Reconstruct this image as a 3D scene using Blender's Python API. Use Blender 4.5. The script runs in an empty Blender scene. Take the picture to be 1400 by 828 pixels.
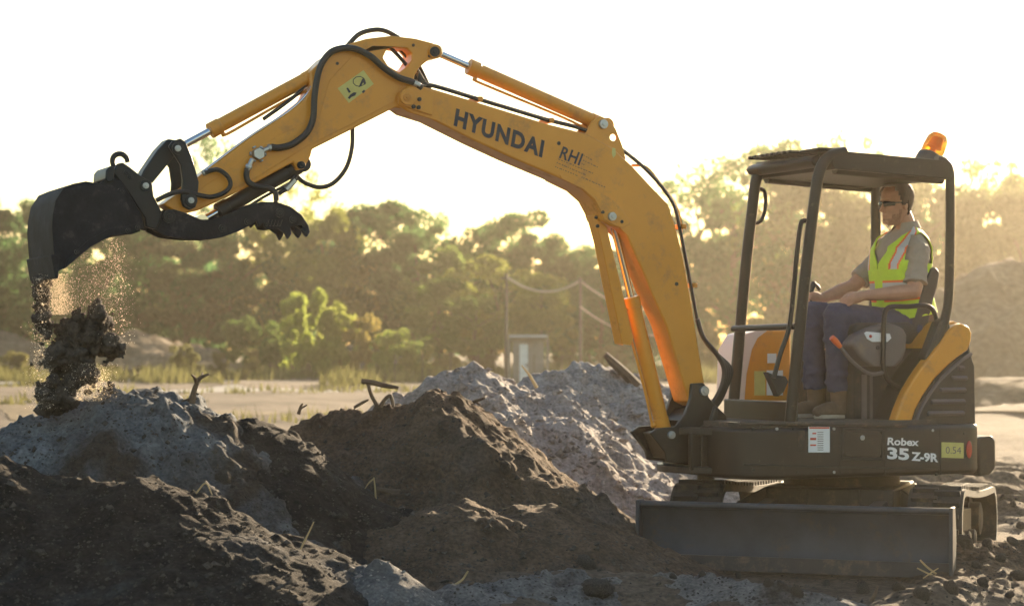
import bpy, bmesh, math, random
import numpy as np
from mathutils import Vector, Matrix, noise as mnoise
from mathutils.geometry import tessellate_polygon
R = math.radians
S = bpy.context.scene
COL = S.collection

# ------------------------------------------------------------------ camera
FPX = 2800.0                      # focal length in photo pixels (1400 wide)
CAM = Vector((0, 0, 1.30))
PITCH = math.atan(56 / FPX)       # horizon lies at row 470 of 828
cd = bpy.data.cameras.new('camera'); cam = bpy.data.objects.new('camera', cd); COL.objects.link(cam)
cam.location = CAM; cam.rotation_euler = (R(90) + PITCH, 0, 0)
cd.sensor_width = 36; cd.lens = 36 * FPX / 1400
cd.clip_start = 0.1; cd.clip_end = 5000
cd.dof.use_dof = True; cd.dof.focus_distance = 11.2; cd.dof.aperture_fstop = 3.0
S.camera = cam

# ------------------------------------------------------------------ sky and sun
SUN_EL, SUN_AZ = 15.0, 25.0       # azimuth measured from the view axis towards the right
w = bpy.data.worlds.new('World'); S.world = w; w.use_nodes = True
nt = w.node_tree; nt.nodes.clear()
sky = nt.nodes.new('ShaderNodeTexSky'); sky.sky_type = 'NISHITA'; sky.sun_disc = False
sky.sun_elevation = R(SUN_EL); sky.sun_rotation = R(SUN_AZ)
sky.air_density = 1.5; sky.dust_density = 1.0; sky.ozone_density = 1.5
bg = nt.nodes.new('ShaderNodeBackground'); bg.inputs[1].default_value = 0.055
wo = nt.nodes.new('ShaderNodeOutputWorld')
nt.links.new(sky.outputs[0], bg.inputs[0]); nt.links.new(bg.outputs[0], wo.inputs[0])
sl = bpy.data.lights.new('sun', 'SUN'); sl.energy = 5.0; sl.angle = R(0.6); sl.color = (1.0, 0.79, 0.53)
sun = bpy.data.objects.new('sun', sl); COL.objects.link(sun)
sd = Vector((math.cos(R(SUN_EL)) * math.sin(R(SUN_AZ)), math.cos(R(SUN_EL)) * math.cos(R(SUN_AZ)), math.sin(R(SUN_EL))))
sun.rotation_euler = sd.to_track_quat('Z', 'Y').to_euler(); sun.location = (20, 20, 20)
S.view_settings.view_transform = 'Standard'; S.view_settings.look = 'None'
S.view_settings.exposure = 2.28; S.view_settings.gamma = 1; S.view_settings.use_curve_mapping = False
S.render.engine = 'CYCLES'; S.cycles.use_denoising = True
S.cycles.max_bounces = 8; S.cycles.volume_bounces = 1; S.cycles.transparent_max_bounces = 12
S.cycles.volume_step_rate = 4
HAZE_DENSITY = 0.00038

# ------------------------------------------------------------------ pixel -> place helpers
_F = Vector((0, math.cos(PITCH), math.sin(PITCH))); _U = Vector((0, -math.sin(PITCH), math.cos(PITCH))); _R = Vector((1, 0, 0))
def ray(px, py): return _F + _R * ((px - 700) / FPX) + _U * ((414 - py) / FPX)
def WP(px, py, Y):
    d = ray(px, py); return CAM + d * (Y / d.y)
PSI = R(25)
C = Vector((2.12, 13.2, 0))
HD = Vector((-math.cos(PSI), -math.sin(PSI), 0)); ND = Vector((math.sin(PSI), -math.cos(PSI), 0))
def LP(px, py, v):
    d = ray(px, py); t = (v - (CAM - C).dot(ND)) / d.dot(ND); p = CAM + d * t
    return Vector(((p - C).dot(HD), v, p.z))
def L2(px, py, v):
    p = LP(px, py, v); return (p.x, p.z)
def toloc(p): return Vector(((p - C).dot(HD), (p - C).dot(ND), p.z))
ALP = R(19)
FA = Vector((-math.sin(ALP), -math.cos(ALP), 0)); SA = Vector((math.cos(ALP), -math.sin(ALP), 0))
def UC(a, b, z):                  # undercarriage frame (forward, sideways, up) -> machine frame
    return toloc(C + FA * a + SA * b + Vector((0, 0, z)))

# ------------------------------------------------------------------ mesh builder
def catmull(pts, sub):
    pts = [Vector(p) for p in pts]
    if len(pts) < 3 or sub < 2: return pts
    P = [pts[0] * 2 - pts[1]] + pts + [pts[-1] * 2 - pts[-2]]
    out = []
    for i in range(1, len(P) - 2):
        a, b, c, d = P[i - 1:i + 3]
        for k in range(sub):
            t = k / sub
            out.append(0.5 * ((2 * b) + (c - a) * t + (2 * a - 5 * b + 4 * c - d) * t * t + (3 * b - a - 3 * c + d) * t ** 3))
    out.append(pts[-1]); return out
class MB:
    def __init__(s): s.v = []; s.f = []; s.m = []
    def add(s, vs, fs, mat=0):
        n = len(s.v); s.v += [Vector(x) for x in vs]
        for f in fs: s.f.append([n + i for i in f]); s.m.append(mat)
        return s
    def prism(s, poly, c0, c1, holes=(), fn=None, mat=0):
        fn = fn or (lambda a, b, c: (a, c, b))
        loops = [list(poly)] + [list(h) for h in holes]
        flat = [p for l in loops for p in l]; n = len(flat)
        tri = tessellate_polygon([[Vector((p[0], p[1], 0)) for p in l] for l in loops])
        vs = [fn(p[0], p[1], c0) for p in flat] + [fn(p[0], p[1], c1) for p in flat]
        fs = [list(t) for t in tri] + [[i + n for i in reversed(t)] for t in tri]
        o = 0
        for l in loops:
            k = len(l)
            for i in range(k):
                j = (i + 1) % k; fs.append([o + i, o + j, o + j + n, o + i + n])
            o += k
        return s.add(vs, fs, mat)
    def box(s, c, d, rot=None, mat=0):
        c = Vector(c); vs = []
        for x in (-1, 1):
            for y in (-1, 1):
                for z in (-1, 1):
                    q = Vector((x * d[0] / 2, y * d[1] / 2, z * d[2] / 2))
                    if rot: q = rot @ q
                    vs.append(c + q)
        return s.add(vs, [[0, 1, 3, 2], [4, 6, 7, 5], [0, 4, 5, 1], [2, 3, 7, 6], [0, 2, 6, 4], [1, 5, 7, 3]], mat)
    def tube(s, pts, r, seg=10, sub=6, mat=0, flat=1.0):
        rs = None
        if isinstance(r, (list, tuple)):
            rs = r; r0 = rs[0]
        P = catmull(pts, sub); n = len(P)
        if rs:
            k = len(pts) - 1
            rad = [np.interp(i / (n - 1) * k, range(k + 1), rs) for i in range(n)]
        else: rad = [r] * n
        T = [(P[min(i + 1, n - 1)] - P[max(i - 1, 0)]).normalized() for i in range(n)]
        up = Vector((0, 0, 1)) if abs(T[0].z) < .9 else Vector((1, 0, 0))
        N = (up - T[0] * up.dot(T[0])).normalized(); vs = []
        for i in range(n):
            N = (N - T[i] * N.dot(T[i])).normalized(); B = T[i].cross(N)
            for k in range(seg):
                a = 2 * math.pi * k / seg
                vs.append(P[i] + (N * math.cos(a) + B * math.sin(a) * flat) * rad[i])
        fs = []
        for i in range(n - 1):
            for k in range(seg):
                k2 = (k + 1) % seg; fs.append([i * seg + k, i * seg + k2, (i + 1) * seg + k2, (i + 1) * seg + k])
        fs.append(list(range(seg))[::-1]); fs.append([(n - 1) * seg + k for k in range(seg)])
        return s.add(vs, fs, mat)
    def cyl(s, a, b, r, seg=20, mat=0): return s.tube([a, b], r, seg, 1, mat)
    def capsule(s, pts, rs, seg=12, sub=4):       # tapered limb with round ends
        P = [Vector(p) for p in pts]
        a = (P[0] - P[1]).normalized(); b = (P[-1] - P[-2]).normalized()
        pre = [P[0] + a * rs[0] * k for k in (.98, .8, .45)]; pr = [rs[0] * k for k in (.15, .6, .89)]
        post = [P[-1] + b * rs[-1] * k for k in (.45, .8, .98)]; qr = [rs[-1] * k for k in (.89, .6, .15)]
        Q = catmull(P, sub); k = len(P) - 1
        mid = [float(np.interp(i / (len(Q) - 1) * k, range(k + 1), rs)) for i in range(len(Q))]
        return s.tube(pre + Q + post, pr + mid + qr, seg, 1)
    def loft(s, rings, cap=True, mat=0):
        k = len(rings[0]); vs = [p for r in rings for p in r]; fs = []
        for i in range(len(rings) - 1):
            for j in range(k):
                j2 = (j + 1) % k; fs.append([i * k + j, i * k + j2, (i + 1) * k + j2, (i + 1) * k + j])
        if cap: fs.append(list(range(k))[::-1]); fs.append([(len(rings) - 1) * k + j for j in range(k)])
        return s.add(vs, fs, mat)
    def lathe(s, prof, o, ax=(0, 0, 1), seg=24, mat=0):
        ax = Vector(ax).normalized(); o = Vector(o)
        e = Vector((1, 0, 0)) if abs(ax.x) < .9 else Vector((0, 1, 0)); e = (e - ax * e.dot(ax)).normalized(); g = ax.cross(e)
        return s.loft([[o + ax * h + (e * math.cos(2 * math.pi * k / seg) + g * math.sin(2 * math.pi * k / seg)) * r for k in range(seg)] for r, h in prof], True, mat)
    def ball(s, c, r, mat=0, seg=16, rings=10):
        c = Vector(c); r = Vector(r) if not isinstance(r, (int, float)) else Vector((r, r, r)); L = []
        for i in range(rings + 1):
            t = math.pi * (i / rings * .98 + .01)
            L.append([c + Vector((math.sin(t) * math.cos(2 * math.pi * k / seg) * r.x, math.sin(t) * math.sin(2 * math.pi * k / seg) * r.y, -math.cos(t) * r.z)) for k in range(seg)])
        return s.loft(L, True, mat)
    def build(s, name, mats, parent=None, bevel=0, smooth=40, recalc=True, seg=2):
        used = sorted({i for f in s.f for i in f})
        if len(used) < len(s.v): ix = {k: i for i, k in enumerate(used)}; s.v = [s.v[i] for i in used]; s.f = [[ix[i] for i in f] for f in s.f]
        me = bpy.data.meshes.new(name); me.from_pydata([tuple(v) for v in s.v], [], s.f)
        for m in (mats if isinstance(mats, (list, tuple)) else [mats]): me.materials.append(m)
        if len(me.materials) > 1: me.polygons.foreach_set('material_index', s.m)
        if recalc:
            bm = bmesh.new(); bm.from_mesh(me); bmesh.ops.recalc_face_normals(bm, faces=bm.faces); bm.to_mesh(me); bm.free()
        if smooth:
            me.polygons.foreach_set('use_smooth', [True] * len(me.polygons)); me.set_sharp_from_angle(angle=R(smooth))
        o = bpy.data.objects.new(name, me); COL.objects.link(o)
        if parent: o.parent = parent
        if bevel:
            b = o.modifiers.new('bevel', 'BEVEL'); b.width = bevel; b.segments = seg; b.limit_method = 'ANGLE'; b.angle_limit = R(40)
        return o
def apply_mods(o):
    dg = bpy.context.evaluated_depsgraph_get(); dg.update()
    me = bpy.data.meshes.new_from_object(o.evaluated_get(dg)); o.modifiers.clear(); old = o.data; o.data = me; bpy.data.meshes.remove(old)
    return o
def fuse(o, voxel, smooth_it=4):
    m = o.modifiers.new('r', 'REMESH'); m.mode = 'VOXEL'; m.voxel_size = voxel; m.use_smooth_shade = True
    if smooth_it:
        q = o.modifiers.new('s', 'SMOOTH'); q.iterations = smooth_it; q.factor = .5
    apply_mods(o); o.data.polygons.foreach_set('use_smooth', [True] * len(o.data.polygons)); return o
def tag(o, label=None, cat=None, group=None, kind=None):
    if label: o['label'] = label
    if cat: o['category'] = cat
    if group: o['group'] = group
    if kind: o['kind'] = kind
    return o
def empty(name, loc, rz=0):
    o = bpy.data.objects.new(name, None); COL.objects.link(o); o.location = loc; o.rotation_euler = (0, 0, rz); o.empty_display_size = .2; return o
def text_geo(txt, offset=0.0, bold_w=1.0):        # glyph outlines as triangles in a unit box
    c = bpy.data.curves.new('t', 'FONT'); c.body = txt; c.size = 1; c.offset = offset; c.resolution_u = 4; c.space_character = bold_w
    o = bpy.data.objects.new('t', c); COL.objects.link(o)
    dg = bpy.context.evaluated_depsgraph_get(); dg.update(); me = bpy.data.meshes.new_from_object(o.evaluated_get(dg))
    vs = [(v.co.x, v.co.y) for v in me.vertices]; fs = [list(p.vertices) for p in me.polygons]
    bpy.data.objects.remove(o); bpy.data.curves.remove(c); bpy.data.meshes.remove(me)
    xs = [v[0] for v in vs]; ys = [v[1] for v in vs]; x0, x1, y0, y1 = min(xs), max(xs), min(ys), max(ys)
    return [((x - x0) / (x1 - x0), (y - y0) / (y1 - y0)) for x, y in vs], fs
def put_text(mb, txt, o, e, up, offset=0.0, mat=0, sp=1.0):
    o, e, up = Vector(o), Vector(e), Vector(up); vs, fs = text_geo(txt, offset, sp)
    mb.add([o + (e - o) * x + (up - o) * y for x, y in vs], fs, mat)

# ------------------------------------------------------------------ noise
_rng = np.random.default_rng(7); _perm = _rng.permutation(65536).astype(np.int64); _grad = _rng.uniform(-1, 1, 65536)
def vnoise(x, y, seed=0):
    xi = np.floor(x).astype(np.int64); yi = np.floor(y).astype(np.int64); fx = x - xi; fy = y - yi
    def h(a, b): return _grad[(_perm[(a + seed * 131) & 65535] + b * 57 + _perm[(b + seed * 17) & 65535]) & 65535]
    u = fx * fx * fx * (fx * (fx * 6 - 15) + 10); v = fy * fy * fy * (fy * (fy * 6 - 15) + 10)
    return (h(xi, yi) * (1 - u) + h(xi + 1, yi) * u) * (1 - v) + (h(xi, yi + 1) * (1 - u) + h(xi + 1, yi + 1) * u) * v
def fbm(x, y, sc, octv=4, seed=0, gain=.5, ridged=False):
    t = np.zeros_like(x); a = 1.0; f = sc
    for k in range(octv):
        c, s_ = math.cos(k * 1.1), math.sin(k * 1.1)
        n = vnoise((x * c - y * s_) * f, (x * s_ + y * c) * f, seed + k)
        t += a * ((.5 - np.abs(n)) if ridged else n); a *= gain; f *= 2.05
    return t

# ------------------------------------------------------------------ materials
def mat(name, col, rough=.5, metal=0., var=.15, vscale=6., bump=0., bscale=60., dirt=None, dirt_amt=.0, dscale=3., spec=.5, coat=0., coord='Object', chips=None, cscale=30.):
    m = bpy.data.materials.new(name); m.use_nodes = True; N = m.node_tree.nodes; K = m.node_tree.links
    b = N['Principled BSDF']; b.inputs['Roughness'].default_value = rough; b.inputs['Metallic'].default_value = metal
    b.inputs['Specular IOR Level'].default_value = spec; b.inputs['Coat Weight'].default_value = coat
    tc = N.new('ShaderNodeTexCoord'); n1 = N.new('ShaderNodeTexNoise'); n1.inputs['Scale'].default_value = vscale; n1.inputs['Detail'].default_value = 6
    n1.inputs['Roughness'].default_value = .65
    K.new(tc.outputs[coord], n1.inputs['Vector'])
    r1 = N.new('ShaderNodeValToRGB'); K.new(n1.outputs['Fac'], r1.inputs[0])
    lo = [max(0, c * (1 - var)) for c in col]; hi = [min(1, c * (1 + var)) for c in col]
    r1.color_ramp.elements[0].position = .3; r1.color_ramp.elements[1].position = .7
    r1.color_ramp.elements[0].color = (*lo, 1); r1.color_ramp.elements[1].color = (*hi, 1)
    out = r1.outputs[0]
    if dirt:
        n2 = N.new('ShaderNodeTexNoise'); n2.inputs['Scale'].default_value = dscale; n2.inputs['Detail'].default_value = 9; n2.inputs['Roughness'].default_value = .75
        K.new(tc.outputs[coord], n2.inputs['Vector'])
        r2 = N.new('ShaderNodeValToRGB'); K.new(n2.outputs['Fac'], r2.inputs[0])
        r2.color_ramp.elements[0].position = .62 - dirt_amt * .3; r2.color_ramp.elements[1].position = .75 - dirt_amt * .1
        mx = N.new('ShaderNodeMix'); mx.data_type = 'RGBA'; K.new(r2.outputs[0], mx.inputs[0]); K.new(out, mx.inputs[6]); mx.inputs[7].default_value = (*dirt, 1)
        out = mx.outputs[2]
        rr = N.new('ShaderNodeMix'); rr.data_type = 'FLOAT'; K.new(r2.outputs[0], rr.inputs[0]); rr.inputs[2].default_value = rough; rr.inputs[3].default_value = .9
        K.new(rr.outputs[0], b.inputs['Roughness'])
    if chips:
        n5 = N.new('ShaderNodeTexNoise'); n5.inputs['Scale'].default_value = cscale; n5.inputs['Detail'].default_value = 5; n5.inputs['Roughness'].default_value = .8; n5.inputs['Distortion'].default_value = 1.5
        mp = N.new('ShaderNodeMapping'); mp.inputs['Scale'].default_value = (1, 1, .35); K.new(tc.outputs[coord], mp.inputs['Vector']); K.new(mp.outputs[0], n5.inputs['Vector'])
        r5 = N.new('ShaderNodeValToRGB'); r5.color_ramp.elements[0].position = .69; r5.color_ramp.elements[1].position = .72; K.new(n5.outputs['Fac'], r5.inputs[0])
        m5 = N.new('ShaderNodeMix'); m5.data_type = 'RGBA'; K.new(r5.outputs[0], m5.inputs[0]); K.new(out, m5.inputs[6]); m5.inputs[7].default_value = (*chips, 1); out = m5.outputs[2]
    K.new(out, b.inputs['Base Color'])
    if bump:
        n3 = N.new('ShaderNodeTexNoise'); n3.inputs['Scale'].default_value = bscale; n3.inputs['Detail'].default_value = 8; n3.inputs['Roughness'].default_value = .7
        K.new(tc.outputs[coord], n3.inputs['Vector'])
        bp = N.new('ShaderNodeBump'); bp.inputs['Strength'].default_value = bump; bp.inputs['Distance'].default_value = .02
        K.new(n3.outputs['Fac'], bp.inputs['Height']); K.new(bp.outputs[0], b.inputs['Normal'])
    return m
def soil(name, a, b_, rough=1., scale=5., bump=.8, bscale=45., c=None, pscale=1.3, pcut=.5):
    m = bpy.data.materials.new(name); m.use_nodes = True; N = m.node_tree.nodes; K = m.node_tree.links
    b = N['Principled BSDF']; b.inputs['Roughness'].default_value = rough; b.inputs['Specular IOR Level'].default_value = .15
    tc = N.new('ShaderNodeTexCoord'); n1 = N.new('ShaderNodeTexNoise'); n1.inputs['Scale'].default_value = scale; n1.inputs['Detail'].default_value = 10; n1.inputs['Roughness'].default_value = .72
    K.new(tc.outputs['Object'], n1.inputs['Vector'])
    r1 = N.new('ShaderNodeValToRGB'); K.new(n1.outputs['Fac'], r1.inputs[0])
    r1.color_ramp.elements[0].position = .34; r1.color_ramp.elements[1].position = .66
    r1.color_ramp.elements[0].color = (*a, 1); r1.color_ramp.elements[1].color = (*b_, 1)
    out = r1.outputs[0]
    if c:
        n4 = N.new('ShaderNodeTexNoise'); n4.inputs['Scale'].default_value = pscale; n4.inputs['Detail'].default_value = 7; n4.inputs['Roughness'].default_value = .62; n4.inputs['Distortion'].default_value = .6
        K.new(tc.outputs['Object'], n4.inputs['Vector']); r4 = N.new('ShaderNodeValToRGB'); r4.color_ramp.elements[0].position = pcut; r4.color_ramp.elements[1].position = pcut + .14
        K.new(n4.outputs['Fac'], r4.inputs[0]); m4 = N.new('ShaderNodeMix'); m4.data_type = 'RGBA'; K.new(r4.outputs[0], m4.inputs[0]); K.new(out, m4.inputs[6]); m4.inputs[7].default_value = (*c, 1); out = m4.outputs[2]
    n2 = N.new('ShaderNodeTexNoise'); n2.inputs['Scale'].default_value = bscale * 1.4; n2.inputs['Detail'].default_value = 6; K.new(tc.outputs['Object'], n2.inputs['Vector'])
    mx = N.new('ShaderNodeMix'); mx.data_type = 'RGBA'; mx.blend_type = 'MULTIPLY'; mx.inputs[0].default_value = .75
    r2 = N.new('ShaderNodeValToRGB'); r2.color_ramp.elements[0].position = .3; r2.color_ramp.elements[1].position = .7
    r2.color_ramp.elements[0].color = (.45, .45, .45, 1); r2.color_ramp.elements[1].color = (1.3, 1.3, 1.3, 1)
    K.new(n2.outputs['Fac'], r2.inputs[0]); K.new(out, mx.inputs[6]); K.new(r2.outputs[0], mx.inputs[7]); out = mx.outputs[2]
    K.new(out, b.inputs['Base Color'])
    n3 = N.new('ShaderNodeTexNoise'); n3.inputs['Scale'].default_value = bscale; n3.inputs['Detail'].default_value = 10; n3.inputs['Roughness'].default_value = .75
    K.new(tc.outputs['Object'], n3.inputs['Vector'])
    bp = N.new('ShaderNodeBump'); bp.inputs['Strength'].default_value = bump; bp.inputs['Distance'].default_value = .03
    K.new(n3.outputs['Fac'], bp.inputs['Height']); K.new(bp.outputs[0], b.inputs['Normal'])
    return m
def leafmat(name, objcol=True, col=(.08, .1, .03), trans=.68):
    m = bpy.data.materials.new(name); m.use_nodes = True; N = m.node_tree.nodes; K = m.node_tree.links; N.clear()
    o = N.new('ShaderNodeOutputMaterial'); d = N.new('ShaderNodeBsdfDiffuse'); t = N.new('ShaderNodeBsdfTranslucent'); mx = N.new('ShaderNodeMixShader')
    mx.inputs[0].default_value = trans
    g = N.new('ShaderNodeNewGeometry'); tc = N.new('ShaderNodeTexCoord'); n = N.new('ShaderNodeTexNoise'); n.inputs['Scale'].default_value = 7.; n.inputs['Detail'].default_value = 4
    K.new(tc.outputs['Object'], n.inputs['Vector'])
    ad = N.new('ShaderNodeMath'); ad.operation = 'ADD'; K.new(n.outputs['Fac'], ad.inputs[0])
    ml = N.new('ShaderNodeMath'); ml.operation = 'MULTIPLY'; ml.inputs[1].default_value = .7; K.new(g.outputs['Random Per Island'], ml.inputs[0]); K.new(ml.outputs[0], ad.inputs[1])
    rp = N.new('ShaderNodeMapRange'); rp.inputs[1].default_value = .3; rp.inputs[2].default_value = 1.2; rp.inputs[3].default_value = .7; rp.inputs[4].default_value = 1.35
    K.new(ad.outputs[0], rp.inputs[0])
    vm = N.new('ShaderNodeVectorMath'); vm.operation = 'SCALE'; K.new(rp.outputs[0], vm.inputs['Scale'])
    if objcol:
        oi = N.new('ShaderNodeObjectInfo'); K.new(oi.outputs['Color'], vm.inputs[0])
    else: vm.inputs[0].default_value = col
    K.new(vm.outputs[0], d.inputs[0]); K.new(vm.outputs[0], t.inputs[0]); K.new(d.outputs[0], mx.inputs[1]); K.new(t.outputs[0], mx.inputs[2]); K.new(mx.outputs[0], o.inputs[0])
    return m
DUST = (.20, .16, .11)
M = dict(
    yellow=mat('yellow_paint', (.64, .27, .022), .34, 0, .08, 2.5, .04, 90, dirt=(.42, .20, .055), dirt_amt=.28, dscale=6, coat=.2, chips=(.16, .09, .04), cscale=22),
    yellow_in=mat('yellow_inner_paint', (.60, .25, .03), .45, 0, .06, 2.5, .04, 90),
    dark=mat('charcoal_paint', (.015, .012, .011), .40, 0, .2, 5, .08, 120, dirt=(.065, .05, .037), dirt_amt=.22, dscale=6, chips=(.13, .11, .09), cscale=28),
    canopy=mat('canopy_paint', (.016, .012, .011), .40, 0, .12, 5, .03, 150, dirt=(.10, .08, .06), dirt_amt=.1, dscale=9, spec=.3),
    steel=mat('bucket_steel', (.014, .019, .027), .72, 0, .45, 9, .45, 60, dirt=(.07, .072, .078), dirt_amt=.22, dscale=9, spec=.22, chips=(.16, .17, .19), cscale=12),
    link=mat('linkage_paint', (.014, .021, .029), .40, .1, .2, 9, .06, 120, dirt=(.06, .055, .05), dirt_amt=.05, dscale=10, spec=.3),
    blade=mat('blade_paint', (.040, .045, .056), .55, 0, .25, 4, .12, 60, dirt=(.085, .068, .052), dirt_amt=.2, dscale=6, spec=.35, chips=(.14, .13, .12), cscale=26),
    chrome=mat('chrome_rod', (.62, .64, .68), .12, 1., .05, 5),
    pin=mat('zinc_pin', (.42, .46, .50), .3, .8, .1, 30),
    rubber=mat('black_rubber', (.018, .018, .019), .5, 0, .2, 20, .1, 200),
    track=mat('track_rubber', (.024, .021, .018), .8, 0, .3, 9, .3, 60, dirt=(.085, .062, .042), dirt_amt=.35, dscale=8),
    white=mat('white_print', (.75, .76, .78), .5, 0, .04),
    navy=mat('navy_print', (.012, .018, .040), .45, 0, .05),
    decal=mat('yellow_decal', (.55, .50, .16), .5, 0, .08, 20),
    red=mat('red_print', (.55, .07, .03), .5, 0, .05),
    redlens=mat('red_reflector', (.38, .03, .02), .25, 0, .1, 40),
    orange=mat('orange_knob', (.75, .13, .02), .4, 0, .05),
    seat=mat('seat_vinyl', (.028, .023, .024), .55, 0, .12, 8, .1, 180),
    console=mat('console_plastic', (.13, .105, .105), .5, 0, .1, 8, .08, 250, dirt=(.24, .18, .13), dirt_amt=.15),
    floor=mat('floor_mat', (.055, .046, .040), .8, 0, .25, 12, .2, 120, dirt=(.22, .16, .10), dirt_amt=.4, dscale=9),
    cover_edge=mat('sunlit_cover_edge', (.70, .62, .60), .4, 0, .04),  # pale colour standing for sunlight on the tank cover edge
    brown=mat('brown_steel', (.040, .030, .024), .6, 0, .25, 8, .2, 90, dirt=(.14, .10, .065), dirt_amt=.3, dscale=7),
    skin=mat('skin', (.46, .235, .155), .5, 0, .10, 25, .05, 300),
    hair=mat('brown_hair', (.075, .038, .021), .7, 0, .3, 60, .5, 250),
    shirt=mat('khaki_shirt', (.34, .285, .235), .85, 0, .08, 18, .25, 60),
    lime=mat('lime_vest', (.52, .72, .03), .7, 0, .08, 20, .15, 120),
    vorange=mat('orange_tape', (.85, .16, .03), .6, 0, .05),
    silver=mat('silver_tape', (.48, .47, .47), .4, .2, .06),
    jeans=mat('blue_jeans', (.046, .052, .105), .85, 0, .2, 16, .3, 70),
    boot=mat('tan_boot', (.13, .082, .05), .7, 0, .25, 20, .2, 90),
    sole=mat('pale_sole', (.42, .36, .30), .8, 0, .1),
    glasses=mat('sunglass_lens', (.012, .010, .010), .12, 0, .05),
    bark=mat('bark', (.10, .075, .05), .9, 0, .3, 8, .5, 30),
    wood=mat('dead_wood', (.115, .080, .055), .9, 0, .3, 14, .6, 60),
    straw=mat('dry_straw', (.42, .30, .15), .8, 0, .2),
    shed=mat('shed_boards', (.17, .17, .16), .8, 0, .25, 3, .2, 20),
    sheddoor=mat('shed_door_paint', (.62, .66, .66), .6, 0, .05),
    shedroof=mat('shed_roof_sheet', (.36, .38, .38), .5, .2, .12, 3),
    pole=mat('pole_wood', (.10, .09, .075), .9, 0, .2),
    cable=mat('cable_sheath', (.40, .35, .27), .5, 0, .05),
)
SOIL = dict(
    pale=soil('pale_sand', (.25, .225, .215), (.45, .41, .385), scale=5, bscale=26, bump=1., c=(.20, .165, .14), pscale=1.1, pcut=.54),
    grey=soil('grey_sand', (.105, .114, .126), (.225, .235, .25), scale=5, bscale=32, bump=1., c=(.072, .056, .046), pscale=1.0, pcut=.48),  # tinted bluer to carry the cool tone of the bank's shaded face
    brown=soil('brown_soil', (.062, .046, .036), (.160, .115, .083), scale=5, bscale=30, bump=1., c=(.11, .095, .085), pscale=1.4, pcut=.56),
    black=soil('shade_dark_soil', (.018, .0165, .016), (.066, .054, .046), scale=5, bscale=30, bump=1., c=(.085, .085, .088), pscale=1.2, pcut=.55),  # shade on the dark mounds put into the soil colour; grey patches are sand
    heap=soil('blue_grey_sand', (.10, .10, .105), (.25, .24, .235), scale=6, bscale=40, bump=1., c=(.06, .05, .044), pscale=2.2, pcut=.55),
    ground=soil('sandy_ground', (.072, .056, .044), (.165, .13, .10), scale=.9, bscale=22, c=(.066, .051, .040), pscale=.35, pcut=.52),
    clod=soil('clod_soil', (.050, .045, .042), (.135, .118, .105), scale=9, bscale=40),
    hill=soil('far_hill_soil', (.10, .075, .05), (.17, .13, .09), scale=.4, bscale=4),
)
M['leaf'] = leafmat('leaf')
M['grass'] = leafmat('grass_blade', False, (.13, .125, .05), .4)
M['woods'] = leafmat('woods_leaf', False, (.052, .122, .044), .68)
def emis_lens():
    m = mat('amber_lens', (1., .48, .02), .12, 0, .03); b = m.node_tree.nodes['Principled BSDF']
    b.inputs['Transmission Weight'].default_value = .75; b.inputs['IOR'].default_value = 1.3; return m
M['amber'] = emis_lens()
# ------------------------------------------------------------------ ground
def axis(lo, c0, c1, hi, step, grow=1.12):
    mid = list(np.arange(c0, c1, step)); a = []; p = c0; s_ = step
    while p > lo: s_ *= grow; p -= s_; a.append(max(p, lo))
    b = []; p = mid[-1]; s_ = step
    while p < hi: s_ *= grow; p += s_; b.append(min(p, hi))
    return np.array(a[::-1] + mid + b)
def gz(x, y):
    near = np.clip(1 - (np.hypot(x - 2, y - 12) - 6) / 14, .12, 1)
    z = fbm(x, y, .35, 3, 11) * .10 + fbm(x, y, 1.6, 4, 21) * .055 * near + fbm(x, y, 7., 3, 31, ridged=True) * .030 * near - .02
    # churned ruts beside and behind the machine
    rut = np.exp(-((x - 3.2 - .10 * (y - 11)) / .9) ** 2) * np.clip((y - 9) / 2, 0, 1) * np.clip((32 - y) / 12, 0, 1)
    z += rut * (fbm(x * .6, y * 1.5, 3.2, 3, 41) * .10 + fbm(x, y, 9., 3, 43, ridged=True) * .03)
    # flatten under the tracks and blade
    dx = x - C.x; dy = y - C.y; a = dx * FA.x + dy * FA.y; b = dx * SA.x + dy * SA.y
    k = np.clip(1.6 - np.maximum(np.abs(a - .3) / 1.7, np.abs(b) / 1.0), 0, .5) * 2
    return z * (1 - k) - .02 * k
def gz1(x, y): return float(gz(np.array([x], float), np.array([y], float))[0])
def grid_mesh(name, X, Y, Z, m, keep=None, parent=None):
    ny, nx = X.shape; vs = np.stack([X, Y, Z], -1).reshape(-1, 3)
    idx = np.arange(nx * ny).reshape(ny, nx)
    q = np.stack([idx[:-1, :-1], idx[:-1, 1:], idx[1:, 1:], idx[1:, :-1]], -1).reshape(-1, 4)
    if keep is not None:
        kv = keep.reshape(-1); q = q[kv[q].any(1)]
        used = np.unique(q); rm = -np.ones(len(vs), np.int64); rm[used] = np.arange(len(used)); vs = vs[used]; q = rm[q]
    me = bpy.data.meshes.new(name); me.from_pydata(vs.tolist(), [], q.tolist()); me.materials.append(m)
    me.polygons.foreach_set('use_smooth', [True] * len(me.polygons))
    o = bpy.data.objects.new(name, me); COL.objects.link(o); return o
gx = axis(-220, -4.5, 6.5, 220, .045, 1.10); gy = axis(-30, 9.2, 22, 320, .05, 1.06)
GX, GY = np.meshgrid(gx, gy); GZ = gz(GX, GY)
tag(grid_mesh('ground', GX, GY, GZ, SOIL['ground']), kind='structure')
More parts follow.
